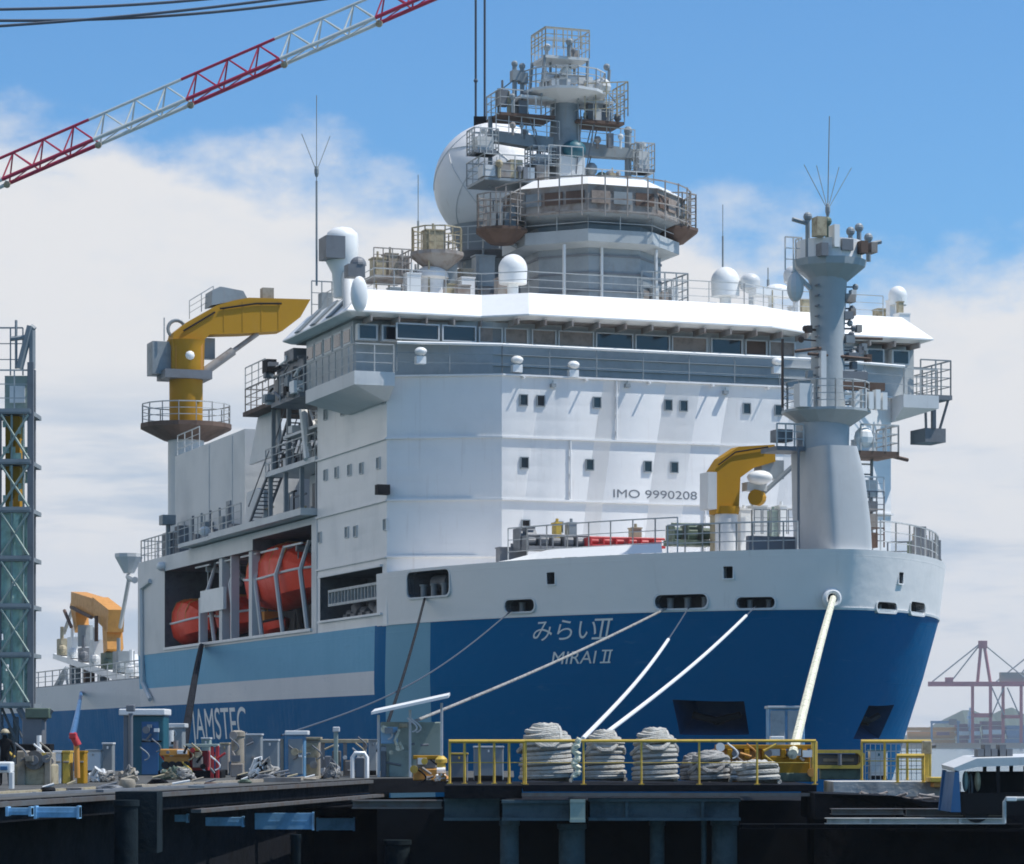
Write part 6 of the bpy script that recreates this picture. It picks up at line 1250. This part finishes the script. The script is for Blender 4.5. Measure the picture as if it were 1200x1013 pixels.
m.tube((q.X(22), 0, q.Z(830)), (q.X(34), 0, q.Z(852)), .12); m.build('base_machinery', M_dgrey, q.t)
q = T3('dark_winch', 42, 88, 'dark upright windlass under the corner of the green tower', 'winch'); q.box('frame', 26, 842, 50, 890, M_dgrey, 0, .7, z0=0); q.box('arm', 30, 830, 58, 842, M_dkgreen, -.1, .5); q.tube('strut', (50, 845), (60, 832), .06, M_dgrey); q.box('stand', 20, 872, 60, 890, M_black, -.2, .8, z0=0)

# ------------------------------------------------------------------ red and white lattice boom and its hoist ropes
D = 150.0; P0, P1 = W(-260, 328, D), W(900, -174, D-10)
t = thing('crane_boom', P0, 'red and white lattice crane boom slanting across the upper left sky', 'crane'); d = (P1-P0); Lb = d.length; d.normalize()
up = Vector((0, 0, 1)); up = (up-d*up.dot(d)).normalized(); sd_ = d.cross(up); seg = 5.05; hh = 1.18; i = 1; s = -2.25
while s < Lb:
    e = min(s+seg, Lb); s0 = max(s, 0); mt = (M_rboom, M_wboom)[i % 2]; m = MB()
    f = lambda q_, a, b_: (d*q_+up*a+sd_*b_)
    if e > s0:
        m.tube(f(s0, 0, -.5), f(e, 0, -.5), .10, n=8); m.tube(f(s0, 0, .5), f(e, 0, .5), .10, n=8); m.tube(f(s0, hh, 0), f(e, hh, 0), .075, n=8); ch_ = m.build('boom_section', mt, t, smooth=True)
        m = MB(); k = 3; L1 = (e-s0)/k
        for j in range(k):
            for sg in (-.5, .5): m.tube(f(s0+L1*j, 0, sg), f(s0+L1*(j+.5), hh, 0), .045, n=5); m.tube(f(s0+L1*(j+.5), hh, 0), f(s0+L1*(j+1), 0, sg), .045, n=5)
            m.tube(f(s0+L1*j, 0, -.5), f(s0+L1*(j+1), 0, .5), .03, n=5)
        m.build('lattice', mt, ch_)
        m = MB(); m.ball(f(s0, -.18, 0), .18, n=8, m=6); m.build('joint_pin', M_beige, ch_)
    s += seg; i += 1
m = MB(); x1_, x2_ = W(557.5, 0, 150).x, W(568, 0, 150).x; top = W(0, -260, 150).z; zb = W(0, 148, 150).z
t = thing('hoist_cable', (x1_, 150, zb), 'pair of taut hoist cables ending in a dark hook block above the radome', 'cable')
for x in (0, x2_-x1_): MB().tube((x, 0, .5), (x, 0, top-zb), .06, n=6).build('wire', M_cable, t)
m = MB(); m.box(-.1, x2_-x1_+.1, -.2, .2, 0, .45); m.tube(((x2_-x1_)/2, 0, 0), ((x2_-x1_)/2, 0, -.4), .08); m.build('hook_block', M_black, t); MB().ball((0, 0, W(0, 95, 150).z-zb), .11, n=8, m=6).build('weight', M_cable, t)
for lb, a, b_, sag in (('highest of the three overhead cables in the upper left corner', (-80, 12), (420, -22), 1.0), ('middle overhead cable in the upper left corner', (-80, 24), (470, -14), 1.4), ('lowest of the three overhead cables in the upper left corner', (-80, 36), (520, -30), .9)):
    p, q_ = W(*a, 120), W(*b_, 128); pts = [p.lerp(q_, i/24)-Vector((0, 0, sag*.35*math.sin(math.pi*i/24))) for i in range(25)]; m = MB(); m.path([x-p for x in pts], .06, 6); o = m.build('overhead_cable', M_cable); o.location = p; tag(o, lb, 'cable', 'overhead cables in the upper left sky')

# ------------------------------------------------------------------ mooring lines
def line(p, q_, r, mat, sag, lb, name='mooring_line', grp='mooring lines from ship to quay', cover=None):
    pts = [Vector(p).lerp(Vector(q_), i/32)-Vector((0, 0, sag*math.sin(math.pi*i/32))) for i in range(33)]
    o_ = Vector(q_); t = thing(name, o_, lb, 'mooring line', grp)
    if cover is None: MB().path([x-o_ for x in pts], r, 8).build('rope', mat, t, smooth=True)
    else:
        k = int(32*cover); MB().path([x-o_ for x in pts[:k+1]], r*.45, 6).build('bare_end', M_cable, t, smooth=True); MB().path([x-o_ for x in pts[k:]], r, 8).build('rope', mat, t, smooth=True)
    return t
def shell(px, py, s=-1):
    z = 9.3
    for _ in range(5): P = hp(s, phipx(px, z, s), z, .03); z = EYE+(HZ-py)/SF*loc2w(P).y
    return loc2w(hp(s, phipx(px, z, s), z, .05))
line(shell(808, 712), W(683, 866, 66), .052, M_cream, .28, 'left of the two bright white mooring lines running down from the bow', cover=.30)
line(shell(886, 711), W(704, 864, 66.5), .052, M_cream, .16, 'right of the two bright white mooring lines running down from the bow', cover=.12)
line(loc2w(cpt+nn*.2), W(929, 884, 67.5), .115, M_ropey, -.1, 'thick speckled pale rope hanging from the round bow chock')
line(shell(780, 714), W(470, 852, 76), .045, M_ropeg, .12, 'long grey mooring line slanting left across the ship name to the shelter')
line(shell(499, 702), W(443, 880, 77), .05, M_black, .25, 'dark mooring line dropping from the big round cornered opening to the shelter')
line(shell(600, 716), W(330, 862, 78), .028, M_cable, .6, 'thin faint line running down left across the light blue band')
line(loc2w(lx(236, 757, -11.5)), W(213, 890, 84), .13, M_quayblk, -.2, 'thick dark hose like line below the boat bay')
line(loc2w(lx(95, 812, -11.2)), W(84, 866, 80), .10, M_blue, .1, 'dark blue line from the low stern down to the orange davit')
# rope tail on the jetty rail
m = MB(); a = W(675, 866, 63.2); c = a.copy()
m.path([Vector((.02*math.sin(i*2.1)+.05*math.sin(i*.7), -.04, -i*.033)) for i in range(26)], lambda i: .05+.03*abs(math.sin(i*1.1)), 7); o = m.build('rope_tail', M_ropey, smooth=True); o.location = a; tag(o, 'knotted yellowish rope tail hanging over the jetty rail between two coils', 'rope tail')

# ------------------------------------------------------------------ far shore, cranes, hills
DF = 2200.0; kf = DF/SF
M_farred = paint('haze paled crane red', (.40, .10, .13), .8, dirt=.3, dscale=.05)  # distance haze mixed into the red of the harbour cranes
M_far = paint('far quay paint', (.24, .12, .16), .8, dirt=.4, dscale=.02); M_hill = paint('hill forest', (.06, .09, .07), .9, dirt=.3, dscale=.004)
m = MB(); m.box(W(1040, 0, DF).x, 900, DF, DF+180, -1, 4); struct('far_shore', m, M_conc)
m = MB(); rn = random.Random(3); vs = []; N = 60
for i in range(N+1):
    x = W(1060, 0, 2700).x+ i*9; h = 62*min(1, (i+2)/16)*(.8+.25*math.sin(i*.35)+.1*math.sin(i*1.3)); vs.append((x, h))
m.loft([[Vector((x, 2600+(60 if k else 0)*0+k*110, (0, 1, .8, 0)[k]*h-1)) for x, h in vs]+[Vector((x, 2600+k*110, -2)) for x, h in reversed(vs)] for k in range(4)]); struct('hills', m, M_hill)
rn = random.Random(5)
for i, (px0, px1, py0, mt, lb, nm, ct) in enumerate(((1062, 1122, 852, M_oran2, 'long pinkish low shed on the far shore nearest the bow', 'shed', 'shed'), (1120, 1150, 848, M_far, 'purple brown stack of containers under the left leg of the far gantry crane', 'container_stack', 'containers'), (1150, 1178, 845, M_far, 'middle purple stack of containers under the far gantry crane', 'container_stack', 'containers'), (1178, 1215, 850, M_bluet, 'bluish container stack at the right edge of the far shore', 'container_stack', 'containers'), (1135, 1142, 829, M_pblue, 'slim pale blue tower block beside the far gantry crane', 'tower_block', 'building'))):
    q = T3(nm, (px0+px1)/2, DF-12-i*2, lb, ct, z=4.0); zt = q.Z(py0); nn_ = max(1, int(zt/2.8)); m = MB()
    for k in range(nn_): m.box(q.X(px0)+rn.uniform(0, 2), q.X(px1)-rn.uniform(0, 2), 0, 8, k*zt/nn_, (k+1)*zt/nn_-.3)
    m.build('body', mt, q.t)
    m = MB(); m.box(q.X(px0)+1, q.X(px1)-1, -.3, 0, zt*.4, zt*.6); m.build('light_band', M_cream if i in (1, 2) else mt, q.t)
q = T3('yard_gantry', 1107, DF-30, 'small grey yard gantry frame standing alone on the far shore', 'gantry', z=4)
q.box('beam', 1091, 845, 1125, 848, M_bluet, 0, 3); q.box('leg', 1091, 848, 1093, 864, M_bluet, 0, 2, z0=0); q.box('leg', 1122, 848, 1124, 864, M_bluet, 0, 2, z0=0); q.box('trolley', 1112, 843, 1121, 850, M_dgrey, -1, 3); q.box('sill', 1098, 858, 1113, 862, M_far, 0, 3)
def sts(px, lb, k=1.0, D=DF-50):
    q = T3('ship_to_shore_crane', px, D, lb, 'gantry crane', 'container cranes on the far shore', z=4); f = lambda a, b: (px+a*k, b)
    B = lambda nm, a, b, c, d, mt, y=0, dy=3, z0=None: q.box(nm, px+a*k, b, px+c*k, d, mt, y, dy, z0=z0)
    B('boom', -65, 799, 60, 804.5, M_farred); 
    for a in (-10, 8, 26, 44): B('leg', a-1.6, 803, a+1.6, 866, M_farred, 0 if a % 36 < 12 else 12, 2.4, 0)
    B('portal_beam', -12, 836, 10, 841, M_farred); B('portal_beam', 24, 838, 46, 842, M_farred, 12); B('machinery_house', 20, 788, 48, 799, M_tan, 2, 6); B('trolley', -45, 794, -36, 800, M_farred)
    for a, b in (((-7, 800), (-3, 757)), ((8, 800), (1, 757))): q.tube('apex_leg', f(*a), f(*b), 1.2, M_farred, 2)
    B('apex', -6, 751, 4, 760, M_farred); 
    for a, b in (((-6, 756), (-60, 799)), ((-6, 758), (-38, 799)), ((4, 758), (50, 796)), ((10, 806), (24, 838)), ((24, 806), (10, 838)), ((28, 806), (42, 838))): q.tube('stay', f(*a), f(*b), .5, M_mgrey, 2)
    return q
sts(1153, 'whole red ship to shore crane with raised apex nearest the bow on the far shore')
sts(1228, 'second red harbour crane on the far shore, mostly cut off by the right edge', D=DF-20)
# ------------------------------------------------------------------ haze
m = MB(); m.box(-1460, 1460, -80, 2960, -2, 175); hz = m.build('haze', bpy.data.materials.new('haze air')); hm = hz.data.materials[0]; hm.use_nodes = True; t = NT(hm.node_tree)
v = t.n('ShaderNodeVolumePrincipled'); t.put(v.inputs['Color'], (.82, .90, 1.0)); v.inputs['Density'].default_value = .00013; v.inputs['Anisotropy'].default_value = .2
t.put(t.n('ShaderNodeOutputMaterial').inputs['Volume'], v.outputs[0]); tag(hz, kind='stuff')
